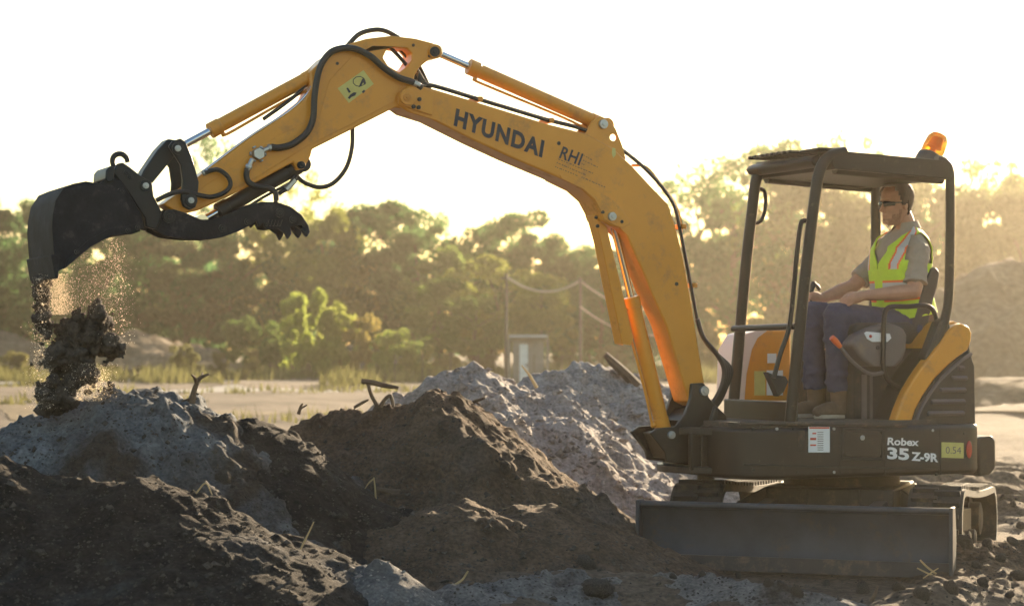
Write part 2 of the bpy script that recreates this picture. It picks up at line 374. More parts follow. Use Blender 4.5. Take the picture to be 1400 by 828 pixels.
# pale sandy strips far across the flat, and the tawny dry strip
def gnd(x, y):                    # height of the ground sheet itself, between its vertices
    i = int(np.clip(np.searchsorted(gx, x) - 1, 0, len(gx) - 2)); j = int(np.clip(np.searchsorted(gy, y) - 1, 0, len(gy) - 2))
    u = (x - gx[i]) / (gx[i + 1] - gx[i] + 1e-9); v = (y - gy[j]) / (gy[j + 1] - gy[j] + 1e-9)
    return float((GZ[j, i] * (1 - u) + GZ[j, i + 1] * u) * (1 - v) + (GZ[j + 1, i] * (1 - u) + GZ[j + 1, i + 1] * u) * v)
def strip(name, pts, width, m):
    rng = random.Random(len(pts)); P = catmull(pts, 40); n = len(P); K_ = 9; vs = []
    for i, p in enumerate(P):
        wd = width * math.sin(math.pi * (i + .3) / (n - .4)) * (.75 + .35 * math.sin(i * .21 + width) + .15 * rng.random())
        for k in range(K_): y = p.y + wd * (k / (K_ - 1) - .5); vs.append((p.x, y, gnd(p.x, y) + .012))
    mb = MB(); mb.add(vs, [[i * K_ + k, (i + 1) * K_ + k, (i + 1) * K_ + k + 1, i * K_ + k + 1] for i in range(n - 1) for k in range(K_ - 1)])
    return tag(mb.build(name, m, smooth=60), kind='structure')
M['strip'] = soil('white_sand_strip', (.19, .182, .175), (.29, .28, .265), scale=.5, bscale=6)
M['strip2'] = soil('tawny_sand_strip', (.11, .082, .05), (.17, .13, .08), scale=.5, bscale=6)
def gp(px, py):
    d = ray(px, py); t = -CAM.z / d.z; p = CAM + d * t; return Vector((p.x, p.y, 0))
strip('sand_strip', [gp(-40, 520), gp(80, 523), gp(220, 519), gp(420, 522)], 9, M['strip'])
strip('sand_strip', [gp(170, 535), gp(300, 530), gp(420, 532), gp(560, 528)], 6, M['strip'])
strip('dry_strip', [gp(-80, 556), gp(60, 562), gp(330, 566), gp(520, 556)], 5, M['strip2'])

# ------------------------------------------------------------------ mounds
def fill(c1, c2, n):              # crests between two crest lines, so the face between them is one plane
    def rs(c, k):
        c = np.array(c, float); s = np.r_[0, np.cumsum(np.hypot(np.diff(c[:, 0]), np.diff(c[:, 1])))]; t = np.linspace(0, s[-1], k)
        return np.stack([np.interp(t, s, c[:, i]) for i in range(3)], 1)
    A, B = rs(c1, 9), rs(c2, 9)
    return [[tuple(p) for p in (A * (1 - i / n) + B * i / n)] for i in range(n + 1)]
def shoulder(c, wd, n=3, dz=0., dx=.06):      # a ridge top of some width: copies of the crest set back from it
    A = [WP(*p) for p in c]; k = len(A)
    return [[p + Vector((dx, wd, dz)) * ((i + 1) / n) for p in A] for i in range(n)]
def mound(name, crests, slope, m, step=.024, amp=1., k=.03, label=None, seed=0, lump=1., round_=.06, cat='dirt mound', group='spoil heaps in front of the machine', back=None):
    slopes = slope if isinstance(slope, (list, tuple)) else [slope]; slope = min(slopes)
    pts = [[p if isinstance(p, Vector) else WP(*p) for p in c] for c in crests]; al = [p for c in pts for p in c]
    mar = max(p.z for p in al) / slope + .25
    x0, x1 = min(p.x for p in al) - mar, max(p.x for p in al) + mar; y0, y1 = min(p.y for p in al) - mar, max(p.y for p in al) + mar
    X, Y = np.meshgrid(np.arange(x0, x1, step), np.arange(y0, y1, step)); acc = np.full(X.shape, 0.0)
    crests_ = None
    wx = X + fbm(X, Y, 1.1, 3, seed + 50) * .10 * amp; wy = Y + fbm(X, Y, 1.1, 3, seed + 60) * .10 * amp
    for ci, c in enumerate(pts):
        slope = slopes[min(ci, len(slopes) - 1)]
        for a, b in zip(c[:-1], c[1:]):
            ex, ey = b.x - a.x, b.y - a.y; l2 = ex * ex + ey * ey + 1e-9
            t = np.clip(((wx - a.x) * ex + (wy - a.y) * ey) / l2, 0, 1); dx = wx - a.x - t * ex; dy = wy - a.y - t * ey
            d = np.hypot(dx, dy); z = a.z + (b.z - a.z) * t - slope * (np.sqrt(d * d + round_ ** 2) - round_)
            acc += np.exp(np.clip(z / k, -60, 60))
    Z = k * np.log(acc + 1e-30); Z = np.maximum(Z, -.4)
    env = np.clip(Z / .25, .15, 1)
    # gullies run down slope: stretch noise by the slope direction through the warped distance
    q1 = fbm(X, Y, 5.0, 3, seed + 5); q2 = fbm(X, Y, 10., 3, seed + 9); q3 = fbm(X, Y, 24., 3, seed + 15); q4 = np.clip(vnoise(X * 17, Y * 17, seed + 33) - .2, 0, .35)
    Z += env * amp * (fbm(X, Y, 1.5, 3, seed + 1) * .05 + (.30 - np.abs(q1)) * .034 * lump + np.abs(q2) * .024 * lump + q3 * .012 * lump + q4 * .05 * lump - .022)
    pk = np.clip(vnoise(X * 9, Y * 9, seed + 30) - .35, 0, .3); Z += pk * .12 * lump * env       # clods half buried in the face
    G = gz(X, Y); keep = Z > G - .05
    ox, oy = (x0 + x1) / 2, (y0 + y1) / 2
    o = grid_mesh(name, X - ox, Y - oy, np.maximum(Z, G - .12), m, keep); o.location = (ox, oy, 0)
    if label: tag(o, label, cat, group)
    return o
RB = [(236, 628, 11.2), (270, 604, 11.25), (316, 588, 11.3), (336, 592, 11.3), (362, 608, 11.3), (392, 629, 11.25), (440, 668, 11.15), (490, 694, 11.1), (545, 712, 11.0), (600, 772, 11.0)]
RC = [(-160, 650, 10.1), (-40, 642, 10.1), (0, 646, 10.1), (24, 657, 10.05), (70, 670, 10.05), (120, 670, 10.0), (186, 664, 9.95), (237, 673, 9.95), (283, 685, 9.95), (318, 703, 9.95), (368, 734, 9.95), (420, 757, 9.95), (470, 793, 9.95)]
RD = [(500, 742, 11.0), (540, 726, 11.0), (580, 713, 11.0), (631, 700, 11.0), (665, 709, 11.0), (700, 728, 11.0), (730, 760, 11.0)]
RE = [(655, 722, 11.2), (700, 696, 11.25), (748, 697, 11.3), (790, 722, 11.3), (828, 766, 11.35), (856, 806, 11.3)]
mound('sand_pile', [[(560, 545, 15.9), (592, 522, 16), (640, 503, 16.2), (672, 508, 16.4), (712, 521, 16.6), (742, 532, 16.9), (768, 519, 17.2), (808, 508, 17.5), (852, 511, 17.7), (905, 530, 17.8), (960, 575, 18.2), (1030, 640, 18.6)],
                    [(712, 524, 16.5), (770, 575, 15.8), (850, 650, 15.2)], [(640, 505, 16.2), (690, 570, 15.4), (760, 640, 14.9)], [(850, 512, 17.7), (905, 590, 16.8), (985, 655, 16.4)]],
      .66, SOIL['pale'], .022, 1.05, .05, 'long pale grey sand pile with lumpy crest behind the boom', 3, .85, group='spoil heaps around the machine')
EA = [(578, 549, 12.5), (604, 572, 12.2), (640, 604, 12.0), (690, 650, 11.95), (742, 690, 11.95), (790, 712, 12.0), (838, 750, 12.05)]
mound('soil_mound', [[(340, 612, 12.8), (395, 588, 12.8), (430, 569, 12.8), (475, 557, 12.75), (520, 554, 12.7), (560, 549, 12.6), (585, 551, 12.5)], [(560, 548, 12.8), (600, 548, 12.9), (634, 560, 13.0)]]
      + fill(EA, [(600, 549, 12.8), (634, 562, 13.0), (684, 602, 13.1), (724, 638, 13.2), (766, 674, 13.3), (808, 706, 13.3), (850, 734, 13.4)], 20),
      [.62, .8, .98], SOIL['brown'], .018, 1.0, .035, 'big dark brown soil mound between the sand pile and the grey bank', 23, .9, group='spoil heaps around the machine')
mound('soil_bank', [[(-150, 640, 11.3), (-60, 600, 11.3), (0, 575, 11.35), (60, 555, 11.4), (140, 541, 11.4), (200, 545, 11.4), (250, 560, 11.45), (300, 580, 11.5), (340, 596, 11.6), (400, 620, 11.9)]],
      .62, SOIL['grey'], .018, 1.0, .04, 'grey sandy bank right under the tipping bucket', 37, 1.0, group='spoil heaps around the machine')
mound('soil_ridge', [RB] + shoulder(RB, .20),
      .75, SOIL['black'], .016, .75, .025, 'dark ridge with a sunlit edge running down from the grey bank', 47, .65, .03, group='spoil heaps around the machine')
mound('soil_mound', [RC] + shoulder(RC, .17),
      .60, SOIL['black'], .016, .8, .025, 'black low soil mound filling the lower left corner', 59, .65, .03, group='spoil heaps around the machine')
mound('soil_ridge', [RD] + shoulder(RD, .34),
      .62, SOIL['brown'], .02, .7, .025, 'small crumbly brown ridge at the foot of the big brown mound', 67, .6, .04, group='spoil heaps around the machine')
mound('soil_mound', [RE] + shoulder(RE, .34),
      .50, SOIL['brown'], .02, .7, .03, 'low brown earth apron spreading beside the dozer blade', 71, .6, .05, group='spoil heaps around the machine')
mound('sand_heap', [[(388, 822, 9.95), (430, 805, 9.95), (475, 785, 9.9), (520, 769, 9.9), (556, 788, 9.9), (600, 822, 9.9)]],
      .62, SOIL['heap'], .016, .7, .02, 'small blue grey sand heap at the bottom edge below the mounds', 83, 1.0, .03, group='spoil heaps around the machine')
mound('soil_ridge', [[(-90, 818, 9.45), (60, 812, 9.45), (200, 808, 9.45), (330, 806, 9.5), (420, 812, 9.6)]], .5, SOIL['heap'], .02, .7, .02, 'low pale lip of sand along the bottom left edge', 91, 1., .04, group='spoil heaps around the machine')
mound('soil_ridge', [[(1180, 835, 9.8), (1260, 800, 10.3), (1310, 790, 10.6), (1370, 794, 10.7), (1450, 790, 10.8)]], .5, SOIL['ground'], .02, 1.2, .03, 'sandy churned ridge beside the blade end in lower right corner', 95, 1.5, .05, group='spoil heaps around the machine')
mound('soil_ridge', [[(1300, 765, 11.5), (1345, 752, 11.7), (1400, 745, 12.), (1460, 745, 12.)]], .5, SOIL['brown'], .02, 1.2, .03, 'brown clods pushed up against the right hand track', 99, 1.6, .05, group='spoil heaps around the machine')
mound('soil_ridge', [[(590, 826, 9.9), (640, 806, 10.0), (700, 806, 10.2), (790, 792, 10.4), (870, 800, 10.5), (960, 792, 10.5), (1060, 806, 10.3), (1160, 816, 10.2)]], .4, SOIL['heap'], .018, 1.1, .03, 'broken grey sandy strip along the bottom edge in front of the blade', 103, 1.5, .06, group='spoil heaps around the machine')
# distant spoil
def far_mound(name, crest, slope, m, step, seed, amp, label):
    return mound(name, crest, slope, m, step, amp, .3, label, seed, 1., .8, 'dirt mound', 'far spoil heaps before the trees')
far_mound('spoil_hill', [[(1290, 440, 58), (1330, 392, 58), (1370, 372, 59), (1420, 362, 60), (1520, 360, 60), (1620, 400, 60)]], .55, SOIL['hill'], .35, 111, 5, 'large hazy spoil hill behind the machine at the right edge')
far_mound('spoil_heap', [[(-40, 470, 84), (10, 460, 84), (40, 478, 84)]], .45, SOIL['hill'], .3, 121, 4, 'far grey spoil heap left of the falling soil')
far_mound('spoil_heap', [[(150, 475, 82), (190, 462, 82), (235, 480, 82)]], .4, SOIL['hill'], .3, 131, 4, 'far pale spoil heap right of the falling soil')
far_mound('spoil_heap', [[(420, 490, 84), (455, 476, 84), (500, 487, 84)]], .4, SOIL['hill'], .3, 141, 4, 'far low spoil heap below the bright bush')
far_mound('spoil_heap', [[(1340, 545, 38), (1385, 528, 38), (1460, 525, 38)]], .35, SOIL['hill'], .2, 151, 1.5, 'tan spoil heap on the flat right of the counterweight')
# ------------------------------------------------------------------ excavator
EX = empty('mini_excavator', C, PSI + math.pi)
tag(EX, 'orange yellow mini excavator with open canopy tipping soil from its raised bucket', 'excavator')
def PX(pts, v): return [L2(x, y, v) for x, y in pts]
def plate(mb, pts, v0, v1, holes=(), mat=0):       # outline read at the face v0
    mb.prism(PX(pts, v0), v0, v1, [PX(h, v0) for h in holes], mat=mat)
def pinhead(px, py, v, r, name='pin', m='pin', parent=None, depth=.02, inner=True):
    p = LP(px, py, v); mb = MB(); mb.cyl(p - Vector((0, .006, 0)), p + Vector((0, depth, 0)), r, 20)
    if inner: mb.cyl(p + Vector((0, depth - .002, 0)), p + Vector((0, depth + .008, 0)), r * .5, 6)
    return mb.build(name, M[m], parent, .002)
def hose(pts, v, r, name, parent, m='rubber', seg=8, sub=7):
    P = [LP(p[0], p[1], p[2] if len(p) > 2 else v) for p in pts]
    return MB().tube(P, r, seg, sub).build(name, M[m], parent, smooth=60)
def circ(cx, cy, r, n=20): return [(cx + r * math.cos(2 * math.pi * i / n), cy + r * math.sin(2 * math.pi * i / n)) for i in range(n)]
# ---- boom
BV = .10
boom_o = [(546, 128), (556, 118), (572, 116), (593, 122), (650, 139), (747, 169), (803, 183), (838, 202), (864, 226), (890, 254), (914, 279), (924, 310), (935, 353), (946, 415), (954, 468), (964, 528),
          (966, 545), (956, 556), (942, 549), (929, 505), (911, 445), (893, 405), (879, 371), (864, 338), (856, 320), (846, 311), (834, 309), (823, 301), (820, 290), (811, 273), (795, 258), (764, 243), (700, 216), (650, 193), (590, 163), (558, 153), (546, 144)]
mb = MB(); plate(mb, boom_o, BV, -BV)
BOOM = mb.build('boom', M['yellow'], EX, .010)
st = [(764, 238), (800, 253), (818, 262), (836, 273), (850, 287), (861, 305), (850, 312), (836, 307), (824, 300), (821, 290), (812, 273), (795, 258), (766, 244)]
tipc = [(546, 128), (556, 119), (572, 118), (592, 126), (590, 158), (566, 151), (547, 144)]
for pl, th_k, nm in ((st, .012, 'side_reinforcement'), (tipc, .014, 'tip_cheek')):
    for s in (1, -1):
        mb = MB(); mb.prism(PX(pl, BV), s * (BV + .001), s * (BV + th_k)); mb.build(nm, M['yellow'], BOOM, .004)
mb = MB()
lug = [(800, 184), (808, 168), (820, 159), (833, 164), (842, 176), (851, 199), (856, 218), (838, 205)]
for v0, v1 in ((.075, .052), (-.052, -.075)): mb.prism(PX(lug, .075), v0, v1, [PX(circ(839, 188, 5), .075)])
mb.build('cylinder_lug', M['yellow'], BOOM, .003)
mb = MB(); o, e, up = LP(620, 172, .104), LP(741, 216, .104), LP(624, 148, .104)
put_text(mb, 'HYUNDAI', o, e, up, .045, sp=1.15); mb.build('lettering', M['navy'], BOOM, smooth=0, recalc=False)
mb = MB(); put_text(mb, 'RHI', LP(764, 216, .104), LP(792, 226.5, .104), LP(770, 200, .104), .02, sp=1.05)
rg = random.Random(4)
for (x0, y0), (x1, y1) in [((798, 213), (810, 220)), ((797, 219.5), (818, 230)), ((795, 224), (800, 227)), ((763, 218), (811, 238)), ((761, 223), (802, 240.5)), ((759, 228.5), (792, 242)), ((795, 243), (828, 257))]:
    L = math.hypot(x1 - x0, y1 - y0); t = 0
    while t < L - 1:
        wd = min(rg.uniform(1.6, 4.5), L - t)
        for k in range(int(wd / .8)):
            a = (t + k * .8) / L; b = a + .5 / L; hgt = rg.choice((1.2, 1.2, 1.7))
            q = [(x0 + (x1 - x0) * a, y0 + (y1 - y0) * a), (x0 + (x1 - x0) * b, y0 + (y1 - y0) * b)]
            mb.add([LP(*q[0], .1045), LP(*q[1], .1045), LP(q[1][0] + .3, q[1][1] - hgt, .1045), LP(q[0][0] + .3, q[0][1] - hgt, .1045)], [[0, 1, 2, 3]])
        t += wd + 1.1
mb.build('dealer_lettering', M['navy'], BOOM, smooth=0, recalc=False)
mb = MB(); mb.prism([L2(x, y, .1) for x, y in [(837, 202), (841, 203), (841.5, 212), (838, 216), (836, 210)]], .103, .1045); mb.build('small_sticker', M['decal'], BOOM, smooth=0)
for px, py in ((764, 196), (925, 388)): pinhead(px, py, BV, .012, 'port_hole', 'rubber', BOOM, .004, False)
pinhead(836, 296, .112, .026, 'pin', 'pin', BOOM)
pinhead(556, 133, .114, .048, 'pin_boss', 'yellow', BOOM, .022); pinhead(556, 133, .136, .022, 'pin', 'yellow_in', BOOM, .008)
for px, py in ((573, 136), (572, 147), (565, 146)): pinhead(px, py, .114, .012, 'bolt', 'rubber', BOOM, .012, False)
pinhead(824, 290, .112, .010, 'bolt', 'rubber', BOOM, .008, False); pinhead(850, 303, .112, .010, 'bolt', 'rubber', BOOM, .008, False)
# hydraulic lines along the boom back
for i, (v, dy) in enumerate(((.062, -2), (.03, -2), (-.01, -3), (-.05, -3))):
    pts = [(577, 120), (593, 120), (650, 137), (700, 152), (747, 166), (800, 180), (835, 197), (858, 213), (884, 235), (908, 262), (922, 285), (930, 318), (937, 353), (946, 400), (953, 440)]
    hose([(x, y + dy) for x, y in pts], v, .011, 'hydraulic_line', BOOM, 'yellow_in' if i == 1 else 'rubber')
    hose([(953, 438 + dy), (962, 462), (980, 484), (990 + i * 3, 505), (986 + i * 2, 530), (972 + i * 3, 552), (955 + i * 4, 560)], v + .01, .016, 'hose', BOOM)
for x, y in ((650, 139), (747, 168), (927, 312), (942, 392)):
    p = LP(x, y, 0); MB().box(p + Vector((.0, 0, .008)), (.03, .16, .028)).build('line_clamp', M['yellow_in'], BOOM, .004)
mb = MB(); mb.tube([LP(864, 226, -.06), LP(884, 229, -.06), LP(905, 254, -.06), LP(922, 277, -.06), LP(930, 302, -.06), LP(932, 335, -.06)], .009, 8, 5)
mb.build('line_guard', M['yellow'], BOOM)
# ---- arm cylinder on top of the boom
def cylinder(name, a, b, split, v, rb, rr, m='yellow', parent=EX, ears=True):
    A, B = LP(*a, v), LP(*b, v); Sx = LP(*split, v); d = (B - A).normalized()
    t = (Sx - A).dot(d); Sx = A + d * t
    mb = MB(); mb.cyl(Sx, B - d * rb * .6, rb, 24); mb.cyl(Sx - d * .012, Sx + d * .055, rb * 1.13, 24)
    mb.cyl(B - d * .10, B - d * .02, rb * 1.08, 24)
    if ears: mb.cyl(B - Vector((0, rb * 1.1, 0)), B + Vector((0, rb * 1.1, 0)), rb * 1.05, 20)
    up = Vector((-d.z, 0, d.x)); up = up if up.z < 0 else -up
    mb.cyl(Sx + d * .05, Sx + d * .05 + up * (rb * 1.6), .014, 10); mb.cyl(B - d * .07, B - d * .07 + up * (rb * 1.6), .014, 10)
    mb.tube([Sx + d * .05 + up * (rb * 1.45), Sx + d * .12 + up * (rb * 1.5), B - d * .3 + up * (rb * 1.3), B - d * .08 + up * (rb * 1.45)], .009, 8, 3)
    o = mb.build(name, M[m], parent, .003)
    mb = MB(); mb.cyl(A, Sx, rr, 20); mb.cyl(A - Vector((0, rr * 1.7, 0)), A + Vector((0, rr * 1.7, 0)), rr * 1.7, 20); mb.build('piston_rod', M['chrome'], o)
    return o
ac = cylinder('arm_cylinder', (595, 71), (826, 172), (642, 95), 0, .043, .021)
for s in (1, -1): pinhead(824, 170, .078 if s > 0 else -.095, .028, 'pin', 'pin', ac)
# ---- boom cylinder with its guard
bc = cylinder('boom_cylinder', (836, 297), (908, 592), (868, 407), 0, .046, .022)
mb = MB(); g = [(812, 294), (824, 293), (830, 312), (866, 462), (862, 472), (851, 470), (822, 330)]
mb.prism(PX(g, .05), .052, .046); mb.prism(PX(g, .05), -.046, -.052)
front = PX([(812, 294), (822, 330), (851, 470)], .05)
mb.prism(front + [(u - .012, w) for u, w in reversed(front)], .0455, -.0455)
mb.build('rod_guard', M['yellow'], bc, .003)
for px, py in ((815, 297), (817, 309)): pinhead(px, py, .052, .011, 'bolt', 'rubber', bc, .006, False)
# ---- arm
AV = .074
arm_o = [(223, 279), (244, 263), (273, 240), (340, 190), (390, 157), (417, 136), (426, 118), (424, 98), (444, 79), (478, 60), (501, 53), (535, 49), (569, 53), (592, 59), (604, 65), (606, 73), (602, 79), (586, 82), (573, 93), (567, 104), (566, 116), (573, 130), (570, 144), (556, 150), (540, 147), (481, 177), (427, 204), (425, 213), (416, 231), (406, 233), (401, 222), (340, 255), (310, 270), (270, 288), (257, 291), (235, 287)]
arm_h = [(529, 68), (538, 65), (557, 67), (563, 73), (563, 82), (557, 91), (546, 99), (531, 90), (524, 79)]
mb = MB(); plate(mb, arm_o, AV, -AV, [arm_h])
ARM = mb.build('arm', M['yellow'], EX, .008)
mb = MB(); inn = [(436, 160), (450, 110), (480, 78), (500, 74), (520, 95), (548, 118), (540, 138), (480, 170), (420, 200), (350, 243), (290, 272), (262, 281), (250, 275), (300, 240), (380, 185)]
mb.prism(PX(inn, AV), AV - .001, AV + .004); mb.build('side_plate', M['yellow'], ARM, .004)
mb = MB(); q = [LP(x, y, AV + .0055) for x, y in ((461.5, 121), (477, 141), (511, 115), (497, 96))]; mb.add(q, [[0, 1, 2, 3]])
mb.build('warning_decal', M['decal'], ARM, smooth=0)
mb = MB()
def stroke(pts, wd, v):
    P = [LP(x, y, v) for x, y in pts]; mb.tube(P, [wd] * len(P), 4, 1)
for poly in ([(473, 121), (475, 120), (479, 126), (476.5, 127.5)], [(475, 134), (478, 130), (483, 126.5), (487, 127), (485, 131), (480, 133), (477, 136)], [(489.5, 120), (493, 112), (495, 107.5), (497, 108), (500, 114), (498, 116.5), (496, 113), (493, 118)], [(494, 126), (497, 123), (499, 125), (496, 128)]):
    mb.prism(PX(poly, AV), AV + .006, AV + .0075)
for cx, cy, rx in ((491, 111.5, 8.5),):
    ring = [(cx + rx * math.cos(t * .7), cy + rx * .8 * math.sin(t * .7)) for t in range(10)]
    for a, b in zip(ring[:-1], ring[1:]): mb.tube([LP(*a, AV + .006), LP(*b, AV + .006)], .0022, 4, 1)
mb.build('warning_symbol', M['navy'], ARM, smooth=0)
for px, py, r in ((594, 71, .030),): pinhead(px, py, AV, r * 1.4, 'pin_boss', 'yellow', ARM, .018); pinhead(px, py, AV + .018, r, 'pin', 'link', ARM, .012)
pinhead(411, 226, AV, .022, 'pin', 'link', ARM)
for px, py in ((461, 87), (565, 62), (587, 77)): pinhead(px, py, AV, .009, 'bolt', 'brown', ARM, .006, False)
mb = MB(); mb.prism(PX([(572, 98), (580, 107), (594, 127), (586, 128), (572, 112)], .06), .06, -.06); mb.build('pin_bracket', M['dark'], ARM, .003)
hose([(530, 62), (545, 77), (560, 95), (577, 120)], .03, .012, 'hose', ARM); hose([(538, 58), (553, 74), (568, 92), (584, 120)], -.02, .012, 'hose', ARM)
hose([(546, 56), (560, 70), (574, 92), (588, 122)], -.06, .012, 'hose', ARM)
hose([(577, 120), (566, 113), (545, 106), (525, 93), (505, 76), (481, 66), (457, 69), (443, 82), (435, 101), (430, 132), (428, 162), (419, 182), (400, 197), (382, 202), (371, 201)], .115, .019, 'hose', ARM)
hose([(279, 236), (297, 232), (311, 241), (315, 253), (307, 263), (290, 269), (273, 267), (251, 262), (233, 265), (214, 274)], .125, .013, 'hose', ARM)
hose([(474, 64), (491, 47), (512, 41), (528, 43), (545, 52)], -.05, .014, 'hose', ARM)
hose([(482, 175), (481, 203), (473, 230), (456, 250), (437, 256), (417, 250), (405, 240)], .0, .013, 'hose', ARM)
hose([(338, 230), (337, 241), (341, 250), (352, 255), (366, 257), (376, 263), (378, 274)], .105, .017, 'hose', ARM)
hose([(428, 112), (420, 128), (395, 152), (340, 188), (279, 234)], .055, .007, 'hydraulic_line', ARM, 'chrome')
hose([(424, 104), (410, 125), (388, 143), (360, 163)], .02, .011, 'hose', ARM)
mb = MB()      # valve block and fittings
p = LP(351, 211, AV); mb.cyl(p, p + Vector((0, .05, 0)), .034, 6)
for a in range(6):
    d = Vector((math.cos(a * 1.047), 0, math.sin(a * 1.047))) * .038; mb.cyl(p + d + Vector((0, .02, 0)), p + d * 1.25 + Vector((0, .02, 0)), .012, 8)
for a, b in (((360, 206), (373, 200)), ((345, 217), (338, 233))):
    A, B = LP(*a, .108), LP(*b, .108); mb.cyl(A, B, .014, 6); mb.cyl(A.lerp(B, .55), A.lerp(B, .8), .021, 6)
mb.build('valve_block', M['pin'], ARM, .002)
mb = MB()
for a, b in (((277, 237), (284, 234)), ((566, 113), (574, 117))): A, B = LP(*a, .12), LP(*b, .12); mb.cyl(A, B, .017, 6)
mb.build('hose_fitting', M['pin'], ARM, .002)
# ---- bucket cylinder
kc = cylinder('bucket_cylinder', (243, 203), (436, 99), (289, 177), 0, .040, .021)
# ---- links, coupler, bucket, thumb
LK = empty('bucket_linkage', (0, 0, 0)); LK.parent = EX
side = [(231, 200), (236, 193), (247, 189), (254, 194), (262, 213), (268, 233), (272, 249), (270, 274), (268, 283), (260, 287), (251, 282), (248, 272), (250, 247), (247, 225), (238, 211)]
for v0, v1 in ((.125, .095), (-.095, -.125)):
    mb = MB(); mb.prism(PX(side, .125), v0, v1); mb.build('side_link', M['link'], LK, .006)
mb = MB(); bl = [(215, 205), (229, 190), (243, 192), (250, 204), (238, 214), (207, 252), (201, 262), (191, 258), (190, 246), (196, 233)]
mb.prism(PX(bl, .05), .06, -.06); mb.build('bucket_link', M['link'], LK, .008)
for px, py, v in ((243, 203, .125), (261, 274, .125), (199, 254, .105)):
    pinhead(px, py, v, .034, 'pin_boss', 'link', LK, .014, False); pinhead(px, py, v + .014, .017, 'pin', 'pin', LK, .012)
mb = MB(); mb.cyl(LP(261, 274, -.13), LP(261, 274, .13), .028); mb.cyl(LP(243, 203, -.13), LP(243, 203, .13), .026); mb.build('pin_shaft', M['link'], LK)
coup = [(160, 224), (168, 222), (178, 229), (192, 240), (208, 250), (210, 268), (221, 289), (219, 302), (214, 314), (199, 310), (198, 298), (181, 272), (166, 250), (154, 236)]
mb = MB()
for v0, v1 in ((.105, .07), (-.07, -.105)): mb.prism(PX(coup, .1), v0, v1)
mb.prism(PX([(166, 230), (190, 246), (200, 262), (212, 290), (206, 305), (196, 290), (176, 255)], .06), .0695, -.0695)
CP = mb.build('quick_coupler', M['link'], EX, .008)
hk = [(158, 233), (154, 222), (155, 215), (160, 211), (167, 211), (173, 216), (175, 222)]
MB().tube([LP(x, y, .03) for x, y in hk], .015, 10, 5).build('lifting_hook', M['link'], CP)
mb = MB(); plate(mb, [(145, 233), (150, 227), (157, 228), (156, 247), (149, 249), (144, 245)], .14, -.14); mb.build('coupler_lug', M['link'], CP, .006)
for px, py in ((173, 236), (178, 242)): pinhead(px, py, .105, .016, 'bolt', 'link', CP, .01)
pinhead(165, 262, .2, .02, 'bolt', 'link', CP)
# bucket
BW = .31
prof = [(76, 371), (73, 340), (71, 311), (72, 294), (76, 274), (87, 257), (101, 251), (117, 248), (135, 251), (152, 253), (165, 262), (178, 286), (191, 316)]
outer = PX(prof, BW)
def offs(P, t):
    out = []
    for i, p in enumerate(P):
        a = P[max(i - 1, 0)]; b = P[min(i + 1, len(P) - 1)]; dx, dz = b[0] - a[0], b[1] - a[1]; l = math.hypot(dx, dz); out.append((p[0] - dz / l * t, p[1] + dx / l * t))
    return out
ctr = (sum(p[0] for p in outer) / len(outer), sum(p[1] for p in outer) / len(outer))
t_ = .022; inner_ = offs(outer, t_)
if math.dist(inner_[4], ctr) > math.dist(outer[4], ctr): inner_ = offs(outer, -t_)
mb = MB(); mb.prism(outer + inner_[::-1], BW, -BW)
BK = mb.build('bucket', M['steel'], EX, .004)
edge = [(191, 316), (180, 320), (167, 321), (152, 322), (137, 329), (122, 338), (102, 355), (88, 367), (76, 371)]
sp_ = PX(prof[1:-1], BW) + PX(edge, BW)
for s in (1, -1):
    mb = MB(); mb.prism(sp_, s * (BW - .028), s * (BW + .004)); o = mb.build('side_wall', M['steel'], BK, .004)
    mb = MB(); se = PX([(191, 316), (167, 321), (152, 322), (122, 338), (88, 367), (90, 356), (120, 328), (150, 312), (166, 311), (186, 306)], BW)
    mb.prism(se, s * (BW + .005), s * (BW + .022)); mb.build('side_cutter', M['steel'], o, .003)
    for px, py in ((188, 311), (175, 315), (105, 344)): pinhead(px, py, s * (BW + (.022 if s > 0 else .042)), .013, 'bolt', 'link', o, .01)
mb = MB(); a = outer[0]; b = outer[1]; d = Vector((a[0] - b[0], 0, a[1] - b[1])).normalized(); nrm = Vector((-d.z, 0, d.x))
eo = [Vector((a[0], 0, a[1])) + d * s_ + nrm * q for s_, q in ((-.09, .016), (.035, .006), (.04, -.010), (-.09, -.028))]
mb.prism([(p.x, p.z) for p in eo], -BW - .006, BW + .006)
mb.build('cutting_edge', M['steel'], BK, .008)
mb = MB()
for vv in (.095, -.095): mb.prism(PX([(135, 252), (150, 240), (166, 248), (192, 292), (196, 312), (184, 316), (170, 280)], .1), vv - .018, vv + .018)
mb.build('hanger_bracket', M['steel'], BK, .005)
# thumb
th = [(217, 292), (223, 287), (238, 286), (257, 292), (275, 300), (292, 300), (312, 293), (336, 281), (357, 276), (379, 276), (397, 282), (412, 293), (422, 308), (424, 317), (420, 324), (417, 321), (413, 315), (405, 309), (397, 309), (399, 319), (394, 327), (390, 319), (381, 312), (372, 313), (364, 312), (360, 304), (354, 310), (351, 301), (346, 306), (327, 316), (305, 324), (288, 327), (258, 327), (227, 323), (210, 315), (208, 304)]
mb = MB(); body = [p for p in th if p not in ((354, 310), (360, 304), (351, 301))]
for v0, v1 in ((.085, .055), (-.055, -.085)): mb.prism(PX(th, .085), v0, v1)
mb.prism(PX([(222, 296), (240, 293), (275, 307), (292, 306), (336, 288), (358, 284), (382, 284), (400, 294), (404, 303), (380, 305), (346, 299), (325, 309), (300, 319), (258, 321), (222, 316)], .055), .0545, -.0545)
TH = mb.build('thumb', M['steel'], EX, .007)
for px, py, r in ((231, 296, .035), (304, 312, .022), (338, 303, .018), (382, 291, .026), (400, 300, .02)): pinhead(px, py, .085, r, 'pin', 'link', TH, .012)
mb = MB()
